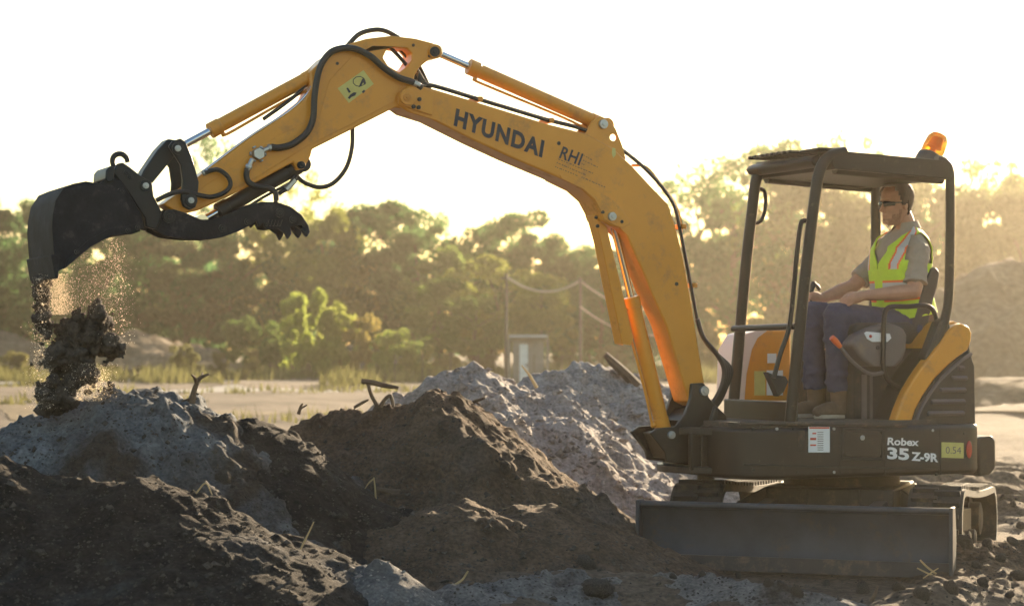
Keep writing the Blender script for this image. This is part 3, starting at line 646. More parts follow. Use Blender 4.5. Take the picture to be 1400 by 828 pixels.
for k in range(5): a = (364 + k * 4.5, 309); b = (367 + k * 4.5, 300); mb.tube([LP(*a, .087), LP(*b, .087)], .006, 6, 1)
mb.build('weld_bead', M['link'], TH)
tc_ = cylinder('thumb_cylinder', (274, 303), (412, 225), (300, 288), 0, .042, .022, 'rubber')
hose([(404, 240), (398, 250), (392, 258), (380, 266), (376, 280)], .05, .013, 'hose', tc_); 
mb = MB(); mb.cyl(LP(403, 246, .05), LP(391, 259, .05), .017, 6); mb.build('hose_fitting', M['pin'], tc_)
# ---- swing bracket
mb = MB(); sb = [(946, 524), (962, 523), (969, 531), (969, 542), (978, 553), (994, 568), (994, 600), (980, 634), (948, 634), (912, 631), (909, 618), (889, 592), (899, 585), (924, 583), (937, 565), (944, 545)]
for v0, v1 in ((.135, .105), (-.105, -.135)): mb.prism(PX(sb, .135), v0, v1)
mb.prism(PX([(900, 592), (924, 588), (990, 575), (990, 600), (976, 630), (914, 627)], .1), .1045, -.1045)
mb.prism(PX([(930, 575), (944, 560), (972, 556), (980, 575)], .1), .1045, -.1045)
SW = mb.build('swing_bracket', M['dark'], EX, .006)
pinhead(962, 534, .135, .030, 'pin', 'pin', SW); pinhead(917, 594, .135, .024, 'pin', 'pin', SW)
mb = MB(); mb.cyl(LP(965, 560, 0), LP(965, 660, 0), .055, 20); mb.build('swing_post', M['dark'], EX, .003)
# ---- house (upper structure)
zt, zb = L2(1180, 582, .66)[1], L2(1180, 652, .66)[1]
uf = L2(1012, 600, .60)[0]; ur = L2(1341, 600, .62)[0]
foot = [(uf + .02, .30), (uf, .45), (uf - .05, .56), (uf - .13, .63), (uf - .24, .66), (ur + .13, .66), (ur + .045, .64), (ur - .01, .57), (ur - .10, .36), (ur - .17, .10), (ur - .17, -.15), (ur - .10, -.40), (ur + .05, -.60), (ur + .20, -.66), (uf - .30, -.66), (uf - .15, -.60), (uf - .08, -.45), (uf, -.30)]
mb = MB(); mb.prism(foot, zb, zt, fn=lambda a, b, c: (a, b, c))
HOUSE = mb.build('house', M['dark'], EX, .03, seg=3)
nose = MB()      # front frame carrying the boom swing post: two plates joined by webs
for z0, z1 in ((zt - .055, zt - .012), (zb + .02, zb + .065)): nose.prism([(uf + .02, .30), (uf + .10, .24), (uf + .16, .12), (uf + .18, .0), (uf + .16, -.12), (uf + .10, -.24), (uf - .1, -.3), (uf - .1, .3)], z0, z1, fn=lambda a, b, c: (a, b, c))
nose.box((uf + .03, 0, (zt + zb) / 2), (.05, .5, zt - zb - .09)); nose.box((uf + .08, .21, (zt + zb) / 2), (.08, .04, zt - zb - .08))
nose.build('boom_mount', M['dark'], HOUSE, .006)
mb = MB(); mb.cyl(LP(955, 600, .16), LP(1012, 597, .16), .016); mb.cyl(LP(960, 617, .17), LP(1010, 618, .17), .024); mb.cyl(LP(950, 606, .15), LP(975, 603, .15), .022)
mb.build('swing_cylinder', M['brown'], HOUSE)
for k in range(5): hose([(978, 556 + k * 3), (972 + k * 3, 580), (985 + k * 4, 592), (1004, 598 + k * 7)], .2 - .03 * k, .015, 'hose', HOUSE)
mb = MB(); mb.cyl(LP(948, 587, .14), LP(948, 603, .14), .016); mb.build('grease_fitting', M['pin'], HOUSE)
HV = .662
def sheet(name, pts, m, v, parent=HOUSE, t=.004, bevel=0):
    mb = MB(); mb.prism(PX(pts, v), v, v + t); return mb.build(name, M[m], parent, bevel, smooth=30)
sheet('service_label', [(1105, 583), (1134, 583), (1134, 618), (1105, 618)], 'white', HV)
lab = [d for d in HOUSE.children if d.name.startswith('service_label')][0]
mb = MB()
for y, a, b in ((584.5, 1106, 1133), (592, 1110, 1115), (599, 1107, 1115), (600, 1107, 1115), (608, 1107, 1115)): mb.prism(PX([(a, y - 1), (b, y - 1), (b, y + 1), (a, y + 1)], HV), HV + .005, HV + .0065)
mb.build('label_line', M['red'], lab, smooth=0)
mb = MB()
for y in range(590, 616, 3): mb.prism(PX([(1117, y), (1117 + 8 + (y * 7) % 7, y), (1117 + 8 + (y * 7) % 7, y + .9), (1117, y + .9)], HV), HV + .005, HV + .0062)
mb.build('label_print', M['console'], lab, smooth=0)
sheet('amber_marker', [(1091, 588), (1100, 588), (1100, 615), (1091, 615)], 'brown', HV)
sheet('access_door', [(1156, 589), (1201, 590), (1204, 594), (1203, 622), (1199, 625), (1157, 624), (1153, 620), (1153, 593)], 'dark', HV, t=.012, bevel=.005)
mb = MB()
for a, b in (((1152, 586), (1206, 588)), ((1206, 588), (1205, 627)), ((1205, 627), (1151, 626)), ((1151, 626), (1152, 586))): mb.tube([LP(*a, HV + .002), LP(*b, HV + .002)], .011, 6, 1)
mb.build('door_seal', M['rubber'], HOUSE)
pinhead(1179, 598, HV + .012, .016, 'lock', 'pin', HOUSE, .006)
mb = MB(); put_text(mb, 'Robex', LP(1213, 608, HV + .003), LP(1256, 609.5, HV + .003), LP(1214, 597.5, HV + .003), .03)
put_text(mb, '35', LP(1213, 627, HV + .003), LP(1243, 629, HV + .003), LP(1213, 610.5, HV + .003), .04); put_text(mb, 'Z-9R', LP(1246, 629.5, HV + .003), LP(1283, 632, HV + .003), LP(1246, 617, HV + .003), .04)
mb.build('model_lettering', M['white'], HOUSE, smooth=0, recalc=False)
sheet('noise_label', [(1287, 604), (1317, 605), (1317, 626), (1287, 625)], 'decal', HV)
nl = [d for d in HOUSE.children if d.name.startswith('noise_label')][0]
mb = MB(); put_text(mb, '0.54', LP(1293, 619.5, HV + .006), LP(1314, 620, HV + .006), LP(1293, 610, HV + .006)); mb.build('label_print', M['console'], nl, smooth=0, recalc=False)
mb = MB(); cc = LP(1325, 614, .662); mb.ball((cc.x, cc.y, cc.z), (.022, .010, .055)); mb.build('reflector', M['redlens'], HOUSE)
mb = MB(); mb.prism(PX([(1336, 600), (1341, 597), (1357, 595), (1362, 602), (1362, 638), (1354, 649), (1338, 651)], .42), .42, -.05); mb.build('bumper', M['dark'], HOUSE, .015)
mb = MB(); mb.tube([LP(1012, 578, .6), LP(1100, 579, .66), LP(1240, 581, .66)], .012, 8, 3); mb.build('deck_rim', M['floor'], HOUSE)
for x in (1148, 1209, 1285):
    mb = MB(); mb.tube([LP(x, 587, HV - .001), LP(x + 1, 648, HV - .001)], .004, 6, 1); mb.build('panel_seam', M['rubber'], HOUSE)
for x, y in ((1030, 586), (1062, 586), (1085, 586), (1140, 586), (1214, 587), (1275, 588), (1030, 642), (1090, 644), (1140, 645), (1280, 648), (1318, 592)): pinhead(x, y, HV - .004, .009, 'bolt', 'pin' if x % 3 == 0 else 'rubber', HOUSE, .006, False)
mb = MB(); mb.tube([LP(1016, 634, .655), LP(1100, 637, HV - .002), LP(1200, 639, HV - .002), LP(1320, 641, .655)], .005, 6, 3); mb.build('panel_seam', M['rubber'], HOUSE)
# floor plate and step
mb = MB(); mb.prism([(uf - .02, .50), (uf - .12, .63), (ur + .35, .63), (ur + .35, -.5), (uf - .1, -.5), (uf - .02, -.3)], zt - .005, zt + .03, fn=lambda a, b, c: (a, b, c)); mb.build('floor_plate', M['floor'], HOUSE, .004)
# rear engine cover
EV = .60
cov = [(1222, 582), (1229, 560), (1239, 536), (1249, 519), (1259, 504), (1278, 479), (1290, 462), (1299, 450), (1306, 444), (1316, 442), (1325, 446), (1329, 455), (1330, 478), (1334, 494), (1337, 545), (1336, 575)]
mb = MB(); mb.prism([(u, w) for u, w in PX(cov, EV)], EV - .02, -.60); EC = mb.build('engine_cover', M['dark'], EX, .02, seg=3)
hood_in = [(1324, 478), (1310, 488), (1297, 499), (1278, 518), (1262, 541), (1252, 560), (1245, 582)]
band = cov[:12] + [(1328, 466)] + hood_in
mb = MB(); mb.prism(PX(band, EV + .02), EV - .06, EV + .02); mb.prism(PX([(1277, 477), (1290, 459), (1299, 447), (1306, 440.5), (1316, 438.5), (1327, 443), (1332, 454), (1331, 468), (1324, 458), (1312, 452), (1300, 460)], EV + .02), EV - .062, -EV + .06)
mb.prism(PX(band, EV + .02), -EV + .06, -EV - .02)
mb.build('hood_band', M['yellow'], EC, .014, seg=3)
lv = hood_in + [(1334, 580), (1333, 500)]
mb = MB(); mb.prism(PX(lv, EV), EV - .0195, EV - .004); VG = mb.build('vent_panel', M['dark'], EC, .004)
mb = MB(); mb.tube([LP(x + 4, y + 5, EV + .004) for x, y in hood_in], .012, 8, 3); mb.build('panel_trim', M['console'], VG)
for i, (y, a, b) in enumerate(((503, 1310, 1318), (517, 1301, 1322), (533, 1285, 1320), (549, 1273, 1319), (565, 1268, 1318))):
    mb = MB(); A, B = LP(a, y, EV + .0), LP(b, y - .5, EV + .0); c = (A + B) / 2
    mb.box(c, ((B - A).length, .028, .026), Matrix.Rotation(R(-35), 3, 'X')); mb.build('louvre', M['console'], VG, .006)
# far side tank cover; sunlight on its leading edge is painted as a pale strip
tk = [(1003, 548), (1007, 480), (1018, 459), (1038, 452), (1082, 450), (1082, 548)]
FVv = -.40
mb = MB(); mb.prism(PX(tk, FVv), FVv, FVv - .20); TK = mb.build('tank_cover', M['yellow'], EX, .02, seg=3)
mb = MB(); mb.prism(PX([(1001, 548), (1004, 478), (1016, 457), (1040, 450), (1052, 450), (1036, 462), (1028, 478), (1021, 510), (1018, 548)], FVv), FVv + .004, FVv - .21); mb.build('cover_lit_edge', M['cover_edge'], TK, .008)
for x0, y0, x1, y1, m_ in ((1049, 483, 1061, 496, 'white'), (1048, 506, 1070, 540, 'white'), (1031, 507, 1046, 540, 'decal')): sheet('sticker', [(x0, y0), (x1, y0), (x1, y1), (x0, y1)], m_, FVv + .005, TK)
# ---- canopy
CV, CF = .58, -.22
CAN = empty('canopy', (0, 0, 0)); CAN.parent = EX
def rtube(pts, v, r=.038): return [LP(x, y, v) for x, y in pts]
mb = MB(); mb.tube(rtube([(1080, 582), (1083, 550), (1091, 470), (1104, 350), (1114, 270), (1119, 240), (1126, 222), (1138, 212), (1155, 208)], CV), .035, 12, 6)
mb.build('front_post', M['canopy'], CAN)
mb = MB(); mb.tube(rtube([(1280, 218), (1292, 222), (1298, 234), (1299, 260), (1299, 330), (1297, 405), (1291, 440), (1281, 468), (1274, 500)], CV), .030, 12, 6)
mb.build('rear_post', M['canopy'], CAN)
mb = MB(); mb.tube(rtube([(999, 582), (1002, 560), (1010, 470), (1020, 360), (1028, 290), (1033, 250), (1040, 232), (1056, 226)], CF), .036, 12, 6)
mb.build('front_post', M['canopy'], CAN)
nr = rtube([(1280, 218), (1292, 222), (1298, 234), (1299, 260), (1299, 330), (1297, 405), (1291, 440), (1281, 468), (1274, 500)], CV)
mb = MB(); mb.tube([Vector((p.x, CF, p.z)) for p in nr], .034, 12, 6); mb.build('rear_post', M['canopy'], CAN)
# roof: a shallow pressed tray with rolled edges
a = LP(1138, 205, .61); b = LP(1303, 218, .61); z_f, z_r = a.z, b.z - .01; u_f, u_r = a.x, b.x
def roofz(u): return z_r + (z_f - z_r) * (u - u_r) / (u_f - u_r)
mb = MB(); rp = [(u_f, roofz(u_f) - .006), (u_f - .06, roofz(u_f - .06)), (u_r + .06, roofz(u_r + .06)), (u_r, roofz(u_r) - .03), (u_r, roofz(u_r) - .09), (u_r + .03, roofz(u_r) - .115), (u_f - .02, roofz(u_f) - .115), (u_f, roofz(u_f) - .09)]
mb.prism(rp, .61, CF - .05); ROOF = mb.build('roof', M['canopy'], CAN, .02, seg=3)
mb = MB(); mb.prism([(u_f + .012, roofz(u_f) - .10), (u_f + .06, roofz(u_f) - .085), (u_f + .08, roofz(u_f) - .055), (u_f + .06, roofz(u_f) - .035), (u_f + .012, roofz(u_f) - .015)], .50, CF - .05); mb.build('visor', M['canopy'], ROOF, .012, seg=3)
mb = MB()
for k in range(8):
    vv = .28 - k * .065; mb.box((u_f - .02, vv, roofz(u_f) + .012), (.26, .034, .022))
mb.build('roof_rib', M['canopy'], ROOF, .006)
mb = MB(); mb.box((u_f - .03, .46, roofz(u_f) + .008), (.2, .22, .02)); mb.build('roof_pad', M['canopy'], ROOF, .008)
for vv in (.56, CF): 
    mb = MB(); mb.tube([Vector((u_f - .05, vv, roofz(u_f) - .11)), Vector((u_r + .05, vv, roofz(u_r) - .11))], .034, 10, 1); mb.build('roof_rail', M['canopy'], ROOF)
mb = MB(); mb.tube([LP(1003, 449, CF), LP(1088, 446, CV)], .020, 10, 1); mb.build('cross_bar', M['canopy'], CAN)
mb = MB(); mb.tube([LP(x, y, CF + .01) for x, y in ((1030, 261), (1040, 258), (1046, 265), (1046, 286), (1040, 302), (1029, 306))], .013, 8, 5); mb.build('grab_handle', M['canopy'], CAN)
mb = MB(); mb.tube([LP(x, y, CV - .02) for x, y in ((1106, 303), (1099, 302), (1094, 309), (1089, 350), (1085, 394), (1079, 447), (1067, 483), (1058, 516))], .015, 8, 5); mb.build('grab_rail', M['canopy'], CAN)
mb = MB(); mb.prism(PX([(1047, 508), (1056, 512), (1072, 514), (1076, 521), (1070, 535), (1062, 542), (1056, 528)], .44), .46, .40); mb.build('pedal', M['rubber'], CAN, .006)
fa, fb = LP(1000, 547, CF), LP(1084, 545, CV); 
mb = MB(); mb.box(((fa.x + fb.x) / 2 + .01, (CF + CV) / 2, (fa.z + zt) / 2 + .0), (.045, CV - CF, fa.z - zt + .02)); FP = mb.build('kick_panel', M['dark'], CAN, .008)
mb = MB(); mb.prism(PX([(1281, 440), (1294, 432), (1297, 450), (1288, 470), (1268, 500), (1262, 490)], CV), CV + .02, CV - .06); mb.build('post_bracket', M['dark'], CAN, .008)
# beacon
BP = LP(1266, 212, .33); BP.z = roofz(BP.x) - .004; ax = Vector((-.55, 0.0, 1)).normalized(); BS = 1.28
mb = MB(); mb.lathe([(0.0794, 0.0), (0.0845, 0.0256), (0.0794, 0.0704), (0.0704, 0.0794)], BP, ax, 28); BE = mb.build('beacon', M['rubber'], ROOF, .004)
mb = MB(); mb.lathe([(0.0717, 0.0806), (0.0742, 0.128), (0.0691, 0.192), (0.0512, 0.2202), (0.0154, 0.2278)], BP, ax, 28); mb.build('beacon_lens', M['amber'], BE)
mb = MB(); mb.lathe([(0.0154, 0.0768), (0.0154, 0.1152), (0.0384, 0.128), (0.0282, 0.192)], BP, ax, 16); mb.build('beacon_reflector', M['red'], BE)
# ---- seat, consoles, levers
SEAT = empty('seat', (0, 0, 0)); SEAT.parent = EX
mb = MB(); sbk = [(1281, 365), (1286, 372), (1283, 392), (1277, 410), (1270, 445), (1258, 470), (1240, 468), (1250, 440), (1258, 408), (1266, 380), (1274, 366)]
mb.prism(PX(sbk, .34), .34, -.12); mb.build('seat_back', M['seat'], SEAT, .03, seg=3)
mb = MB(); mb.prism(PX([(1166, 448), (1172, 441), (1245, 440), (1258, 450), (1256, 470), (1170, 468)], .34), .34, -.12); mb.build('seat_cushion', M['seat'], SEAT, .03, seg=3)
mb = MB(); mb.prism(PX([(1168, 505), (1176, 478), (1262, 478), (1262, 580), (1168, 580)], .36), .36, -.3); mb.build('seat_pedestal', M['brown'], SEAT, .01)
mb = MB(); mb.prism(PX([(1178, 512), (1184, 512), (1184, 576), (1178, 576)], .362), .361, .372); mb.prism(PX([(1189, 512), (1192, 512), (1192, 576), (1189, 576)], .362), .361, .372); mb.build('pedestal_rib', M['console'], SEAT, .002)
mb = MB(); mb.prism(PX([(1164, 470), (1176, 457), (1197, 447), (1219, 441), (1236, 448), (1241, 458), (1240, 478), (1235, 492), (1227, 501), (1190, 501), (1180, 492), (1171, 480)], .48), .48, .35); CO = mb.build('control_console', M['console'], SEAT, .022, seg=3)
mb = MB(); mb.prism(PX([(1181, 455), (1184, 453), (1216, 456), (1218, 462), (1213, 467), (1192, 467), (1185, 463)], .482), .482, .488); CL = mb.build('console_label', M['white'], CO, .002)
pinhead(1190, 459.5, .488, .010, 'key_switch', 'redlens', CL, .006, False); pinhead(1200, 475, .482, .012, 'switch', 'rubber', CO, .006)
mb = MB(); mb.tube([LP(x, y, .50) for x, y in ((1232, 532), (1215, 521), (1208, 503), (1208, 470), (1209, 432), (1216, 420), (1240, 419), (1266, 418), (1277, 426), (1281, 445), (1284, 465))], .016, 10, 5); mb.build('armrest_bar', M['canopy'], SEAT)
mb = MB(); mb.tube([LP(x, y, .50) for x, y in ((1148, 473), (1158, 486), (1172, 500), (1190, 511), (1208, 509))], .012, 8, 5); LV = mb.build('safety_lever', M['console'], SEAT)
mb = MB(); mb.tube([LP(1137, 461, .50), LP(1142, 466, .50), LP(1149, 474, .50)], [.018, .021, .015], 10, 3); mb.build('lever_knob', M['orange'], LV)
mb = MB(); mb.tube([LP(1112, 470, -.1), LP(1111, 420, -.1), LP(1108, 398, -.1)], .011, 8, 4); JS = mb.build('control_lever', M['rubber'], EX)
mb = MB(); mb.capsule([LP(1107, 412, -.1), LP(1108, 398, -.1), LP(1112, 388, -.1)], [.018, .022, .02]); mb.capsule([LP(1112, 388, -.1), LP(1117, 391, -.1), LP(1120, 395, -.1)], [.014, .014, .012]); mb.build('lever_grip', M['rubber'], JS)
# ---- undercarriage
mb = MB(); c0 = UC(0, 0, 0)
mb.lathe([(.37, zb - .085), (.37, zb - .02), (.42, zb - .018), (.42, zb + .01)], (c0.x, c0.y, 0), (0, 0, 1), 36); SB = mb.build('swing_bearing', M['brown'], EX, .004)
def UT(a, b, z): return UC(a, b, z - .055 * (.8 - a))       # tracks settled at the sprocket end
def ubox(mb, a0, a1, b0, b1, z0, z1, UC=UC):
    vs = [UC(a, b, z) for a in (a0, a1) for b in (b0, b1) for z in (z0, z1)]
    mb.add(vs, [[0, 1, 3, 2], [4, 6, 7, 5], [0, 4, 5, 1], [2, 3, 7, 6], [0, 2, 6, 4], [1, 5, 7, 3]])
mb = MB(); ubox(mb, -.45, .45, -.40, .40, .20, zb - .088)
for s in (-1, 1):
    mb.add([UC(.32, s * .42, .40), UC(-.32, s * .42, .40), UC(-.42, s * .60, .30), UC(.42, s * .60, .30), UC(.32, s * .42, .2), UC(-.32, s * .42, .2), UC(-.42, s * .60, .15), UC(.42, s * .60, .15)], [[0, 1, 2, 3], [4, 7, 6, 5], [0, 3, 7, 4], [1, 5, 6, 2], [0, 4, 5, 1], [3, 2, 6, 7]])
UF = mb.build('track_frame', M['brown'], EX, .012)
for s in (-1, 1): mb = MB(); ubox(mb, .45, .47, s * .16 - .03, s * .16 + .03, .15, .40); mb.build('frame_rib', M['brown'], UF, .004)
RI, FRO, REA = .215, .80, -.80
def belt_path(r, n=18, sag=.02):
    r = r - .03; ZC = .225
    P = []
    for i in range(n + 1): t = math.pi / 2 - math.pi * i / n; P.append((FRO + r * math.cos(t), .225 + r * math.sin(t)))
    for i in range(1, 8): t = i / 8; P.append((FRO + (REA - FRO) * t, .225 - r))
    for i in range(n + 1): t = -math.pi / 2 - math.pi * i / n; P.append((REA + r * math.cos(t), .225 + r * math.sin(t)))
    for i in range(1, 8): t = i / 8; P.append((REA + (FRO - REA) * t, .225 + r - sag * math.sin(math.pi * t)))
    return P
for s in (-1, 1):
    b0, b1 = s * .56, s * .88
    mb = MB(); mb.prism(belt_path(.245), b0, b1, [belt_path(.205)], fn=lambda a, b, c: UT(a, c, b))
    P = belt_path(.245); Q = [Vector((p[0], p[1], 0)) for p in P] + [Vector((P[0][0], P[0][1], 0))]
    cum = [0]
    for i in range(len(Q) - 1): cum.append(cum[-1] + (Q[i + 1] - Q[i]).length)
    n = 54
    for k in range(n):
        d = cum[-1] * k / n; i = max(j for j in range(len(cum)) if cum[j] <= d + 1e-9); i = min(i, len(Q) - 2)
        f = (d - cum[i]) / max(1e-6, cum[i + 1] - cum[i]); p = Q[i].lerp(Q[i + 1], f); t = (Q[i + 1] - Q[i]).normalized(); nn = Vector((-t.y, t.x, 0))
        if nn.dot(Vector((p.x - max(REA, min(FRO, p.x)), p.y - .225, 0))) < 0: nn = -nn
        for (l0, l1, off) in ((.02, .17, 0), (.15, .30, .035)):
            c = p + t * off; vs = []
            for h0, wd in ((-.004, .020), (.024, .012)):
                for sg in (-1, 1):
                    for l in (l0, l1): q = c + nn * h0 + t * wd * sg; vs.append(UT(q.x, s * (.56 + l), q.y))
            mb.add(vs, [[0, 1, 3, 2], [4, 6, 7, 5], [0, 4, 5, 1], [2, 3, 7, 6], [0, 2, 6, 4], [1, 5, 7, 3]])
    TB = mb.build('track', M['track'], EX, 0)
    sy = UT(0, 1, 0) - UT(0, 0, 0)
    mb = MB(); o = UT(FRO, s * .70, .225); mb.lathe([(.06, -.06), (.16, -.05), (.172, -.02), (.172, .02), (.16, .05), (.06, .06)], o, sy, 32); mb.build('idler_wheel', M['brown'], TB, .006)
    mb = MB(); o = UT(REA, s * .70, .225)
    pr = []
    for k in range(44): r_ = .172 if k % 4 in (0, 1) else .14; t = 2 * math.pi * k / 44; pr.append((REA + r_ * math.cos(t), .225 + r_ * math.sin(t)))
    mb.prism(pr, s * .70 - .025, s * .70 + .025, fn=lambda a, b, c: UT(a, c, b)); mb.lathe([(.11, -.09), (.11, .09), (.07, .10)], o, sy * s, 24); mb.build('sprocket', M['brown'], TB, .004)
    for a in (-.45, -.15, .15, .45):
        mb = MB(); mb.lathe([(.045, -.10), (.06, -.09), (.06, -.03), (.045, -.025), (.045, .025), (.06, .03), (.06, .09), (.045, .10)], UT(a, s * .70, .105), sy, 18); mb.build('track_roller', M['brown'], TB)
    mb = MB(); ubox(mb, -.62, .60, s * .70 - .05, s * .70 + .05, .13, .30, UT); mb.build('roller_frame', M['brown'], TB, .01)
# dozer blade: curved plate, end plates, wear edge and two push arms
A0 = 1.66; BH = .885
arc = [(.0, .0), (-.045, .06), (-.062, .13), (-.060, .21), (-.040, .29), (-.008, .355)]
thick = [(a - .022, z) for a, z in arc]
mb = MB(); mb.prism([(A0 + a, z + .02) for a, z in arc] + [(A0 + a, z + .02) for a, z in reversed(thick)], -BH, BH, fn=lambda a, b, c: UC(a, c, b))
BL = mb.build('dozer_blade', M['blade'], EX, .004)
mb = MB(); mb.cyl(UC(A0 - .018, -BH, .372), UC(A0 - .018, BH, .372), .020, 12); mb.build('top_rail', M['blade'], BL)
mb = MB(); mb.prism([(A0 + .012, .005), (A0 - .012, .005), (A0 - .055, .085), (A0 - .03, .085)], -BH, BH, fn=lambda a, b, c: UC(a, c, b)); mb.build('wear_edge', M['brown'], BL, .003)
for s in (-1, 1):
    mb = MB(); mb.prism([(A0 + .03, .0), (A0 + .012, .395), (A0 - .10, .395), (A0 - .15, .25), (A0 - .12, .0)], s * BH, s * (BH + .022), fn=lambda a, b, c: UC(a, c, b)); mb.build('end_plate', M['blade'], BL, .004)
    mb = MB(); mb.prism([(A0 - .07, .10), (A0 - .07, .28), (.55, .34), (.45, .20)], s * .34 - .04, s * .34 + .04, fn=lambda a, b, c: UC(a, c, b)); mb.build('push_arm', M['brown'], BL, .008)
# ------------------------------------------------------------------ trees, bushes, grass
def leaf_cloud(clumps, per, size, seed, flat=.7):
    rg = np.random.default_rng(seed); V = []; n = 0
    for (c, r) in clumps:
        k = max(6, int(per * rg.uniform(.6, 1.3)))
        d = rg.normal(size=(k, 3)); d /= np.linalg.norm(d, axis=1)[:, None]
        rad = r * rg.uniform(.35, 1.08, (k, 1)) ** .6
        p = np.array(c) + d * rad * np.array([1, 1, flat])
        a = rg.normal(size=(k, 3)); a /= np.linalg.norm(a, axis=1)[:, None]; b = np.cross(a, rg.normal(size=(k, 3))); b /= np.linalg.norm(b, axis=1)[:, None]
        s = size * rg.uniform(.6, 1.35, (k, 1))
        V.append(np.stack([p - a * s, p + b * s * .55, p + a * s, p - b * s * .55], 1).reshape(-1, 3)); n += k
    V = np.concatenate(V); F = np.arange(n * 4).reshape(-1, 4); return V, F
def leaf_mesh(name, V, F, m):
    me = bpy.data.meshes.new(name); me.from_pydata(V.tolist(), [], F.tolist()); me.materials.append(m); return me
def crown_clumps(kind, seed):
    rg = random.Random(seed); out = []
    if kind == 'round':
        for i in range(46):
            t = rg.uniform(0, 6.283); h = rg.uniform(.22, .95); rr = .36 * math.sqrt(max(.02, 1 - ((h - .55) / .46) ** 2)) * math.sqrt(rg.random()) * 1.05
            out.append(((rr * math.cos(t), rr * math.sin(t), h), rg.uniform(.05, .12)))
    elif kind == 'tall':
        for i in range(46):
            t = rg.uniform(0, 6.283); h = rg.uniform(.18, .97); rr = .26 * (1.08 - abs(h - .5) * 1.3) * math.sqrt(rg.random())
            out.append(((rr * math.cos(t), rr * math.sin(t), h), rg.uniform(.04, .09)))
    elif kind == 'sparse':
        for i in range(60):
            t = rg.uniform(0, 6.283); h = rg.uniform(.30, .98); rr = .34 * rg.random() ** .45 * (1.1 - abs(h - .65) * 1.6)
            out.append(((rr * math.cos(t), rr * math.sin(t), h), rg.uniform(.04, .09)))
    elif kind == 'pine':
        for i in range(40):
            h = rg.uniform(.25, 1.0); t = rg.uniform(0, 6.283); rr = .22 * (1.05 - h) * rg.uniform(.4, 1.) + .02
            out.append(((rr * math.cos(t), rr * math.sin(t), h), rg.uniform(.03, .06)))
    elif kind == 'bush':
        for i in range(40):
            t = rg.uniform(0, 6.283); h = rg.random() ** 1.2 * .85; rr = .62 * math.sqrt(max(.02, 1 - (h / 1.0) ** 2)) * math.sqrt(rg.random())
            out.append(((rr * math.cos(t), rr * math.sin(t), h), rg.uniform(.08, .17)))
    return out
def trunk_mesh(kind, seed):
    rg = random.Random(seed); mb = MB(); top = .8
    mb.tube([(0, 0, -.02), (rg.uniform(-.01, .01), rg.uniform(-.01, .01), .25), (rg.uniform(-.03, .03), rg.uniform(-.03, .03), .5), (rg.uniform(-.05, .05), rg.uniform(-.05, .05), top)], [.024, .018, .012, .004], 8, 4)
    for i in range(9):
        h = rg.uniform(.22, .7); t = rg.uniform(0, 6.283); l = rg.uniform(.15, .32) * (.6 if kind in ('tall', 'pine') else 1)
        mb.tube([(0, 0, h), (l * .5 * math.cos(t), l * .5 * math.sin(t), h + l * .35), (l * math.cos(t), l * math.sin(t), h + l * .6)], [.008, .005, .002], 6, 3)
    o = mb.build('trunk', M['bark']); me = o.data; bpy.data.objects.remove(o); return me
KINDS = {}
def kind_mesh(kind, var):
    if (kind, var) not in KINDS:
        per, sz = dict(round=(260, .0155), tall=(230, .013), sparse=(44, .0145), pine=(150, .012), bush=(220, .032))[kind]
        V, F = leaf_cloud(crown_clumps(kind, 100 * var + hash_(kind)), per, sz, var + 5)
        KINDS[(kind, var)] = (leaf_mesh('crown', V, F, M['leaf']), None if kind == 'bush' else trunk_mesh(kind, var))
    return KINDS[(kind, var)]
def hash_(s): return sum(ord(c) * (i + 3) for i, c in enumerate(s))
trg = random.Random(12)
G1, G2, G3, G4, G5, G6 = (.046, .102, .036), (.066, .130, .046), (.115, .160, .044), (.165, .185, .042), (.22, .11, .035), (.095, .105, .05)
def tree(px, pytop, Y, kind, var, wide, colr, label, base=None, group='trees along the edge of the clearing'):
    p = WP(px, 480, Y); zt_ = WP(px, pytop, Y).z; z0 = gz1(p.x, Y) - .1
    e = empty('tree', (p.x, Y, z0), trg.uniform(0, 6.28)); H = (zt_ - z0) / .98; e.scale = (H * wide, H * wide, H)
    cm, tm = kind_mesh(kind, var)
    for nm, me in (('trunk', tm), ('crown', cm)):
        o = bpy.data.objects.new(nm, me); COL.objects.link(o); o.parent = e
        if nm == 'crown': o.color = (*colr, 1)
    tag(e, label, 'tree', group); return e
def bush(px, pytop, Y, var, wpx, colr, label, group='bushes along the edge of the clearing'):
    p = WP(px, 480, Y); zt_ = WP(px, pytop, Y).z; z0 = gz1(p.x, Y) - .05; cm, _ = kind_mesh('bush', var)
    o = bpy.data.objects.new('bush', cm); COL.objects.link(o); o.location = (p.x, Y, z0); H = max(.5, (zt_ - z0) / .95); W_ = wpx / FPX * Y / 1.35
    o.scale = (W_, W_ * .9, H); o.rotation_euler = (0, 0, trg.uniform(0, 6.28)); o.color = (*colr, 1)
    tag(o, label, 'bush', group); return o
T = tree
T(-40, 275, 104, 'tall', 1, 1.0, G1, 'dark spiky tree at the very left edge beyond the bucket')
T(8, 282, 106, 'pine', 1, 1.1, G1, 'narrow pointed tree just left of the bucket back')
T(36, 284, 108, 'pine', 2, 1.1, G2, 'pointed grey green tree peeping over the bucket back')
T(95, 292, 103, 'round', 1, 1.0, G2, 'hazy round tree directly behind the bucket')
T(150, 300, 100, 'round', 2, 1.0, G1, 'dull green tree behind the falling soil stream')
T(205, 306, 104, 'tall', 2, 1.3, G2, 'broad hazy tree just right of the bucket under the coupler')
T(255, 310, 100, 'round', 3, 1.0, G6, 'olive tree under the root of the thumb')
T(298, 186, 118, 'sparse', 1, .62, G2, 'tall thin sparse treetop showing above the arm beside the bucket link')
T(318, 312, 98, 'round', 1, .95, G1, 'dark tree under the middle of the thumb')
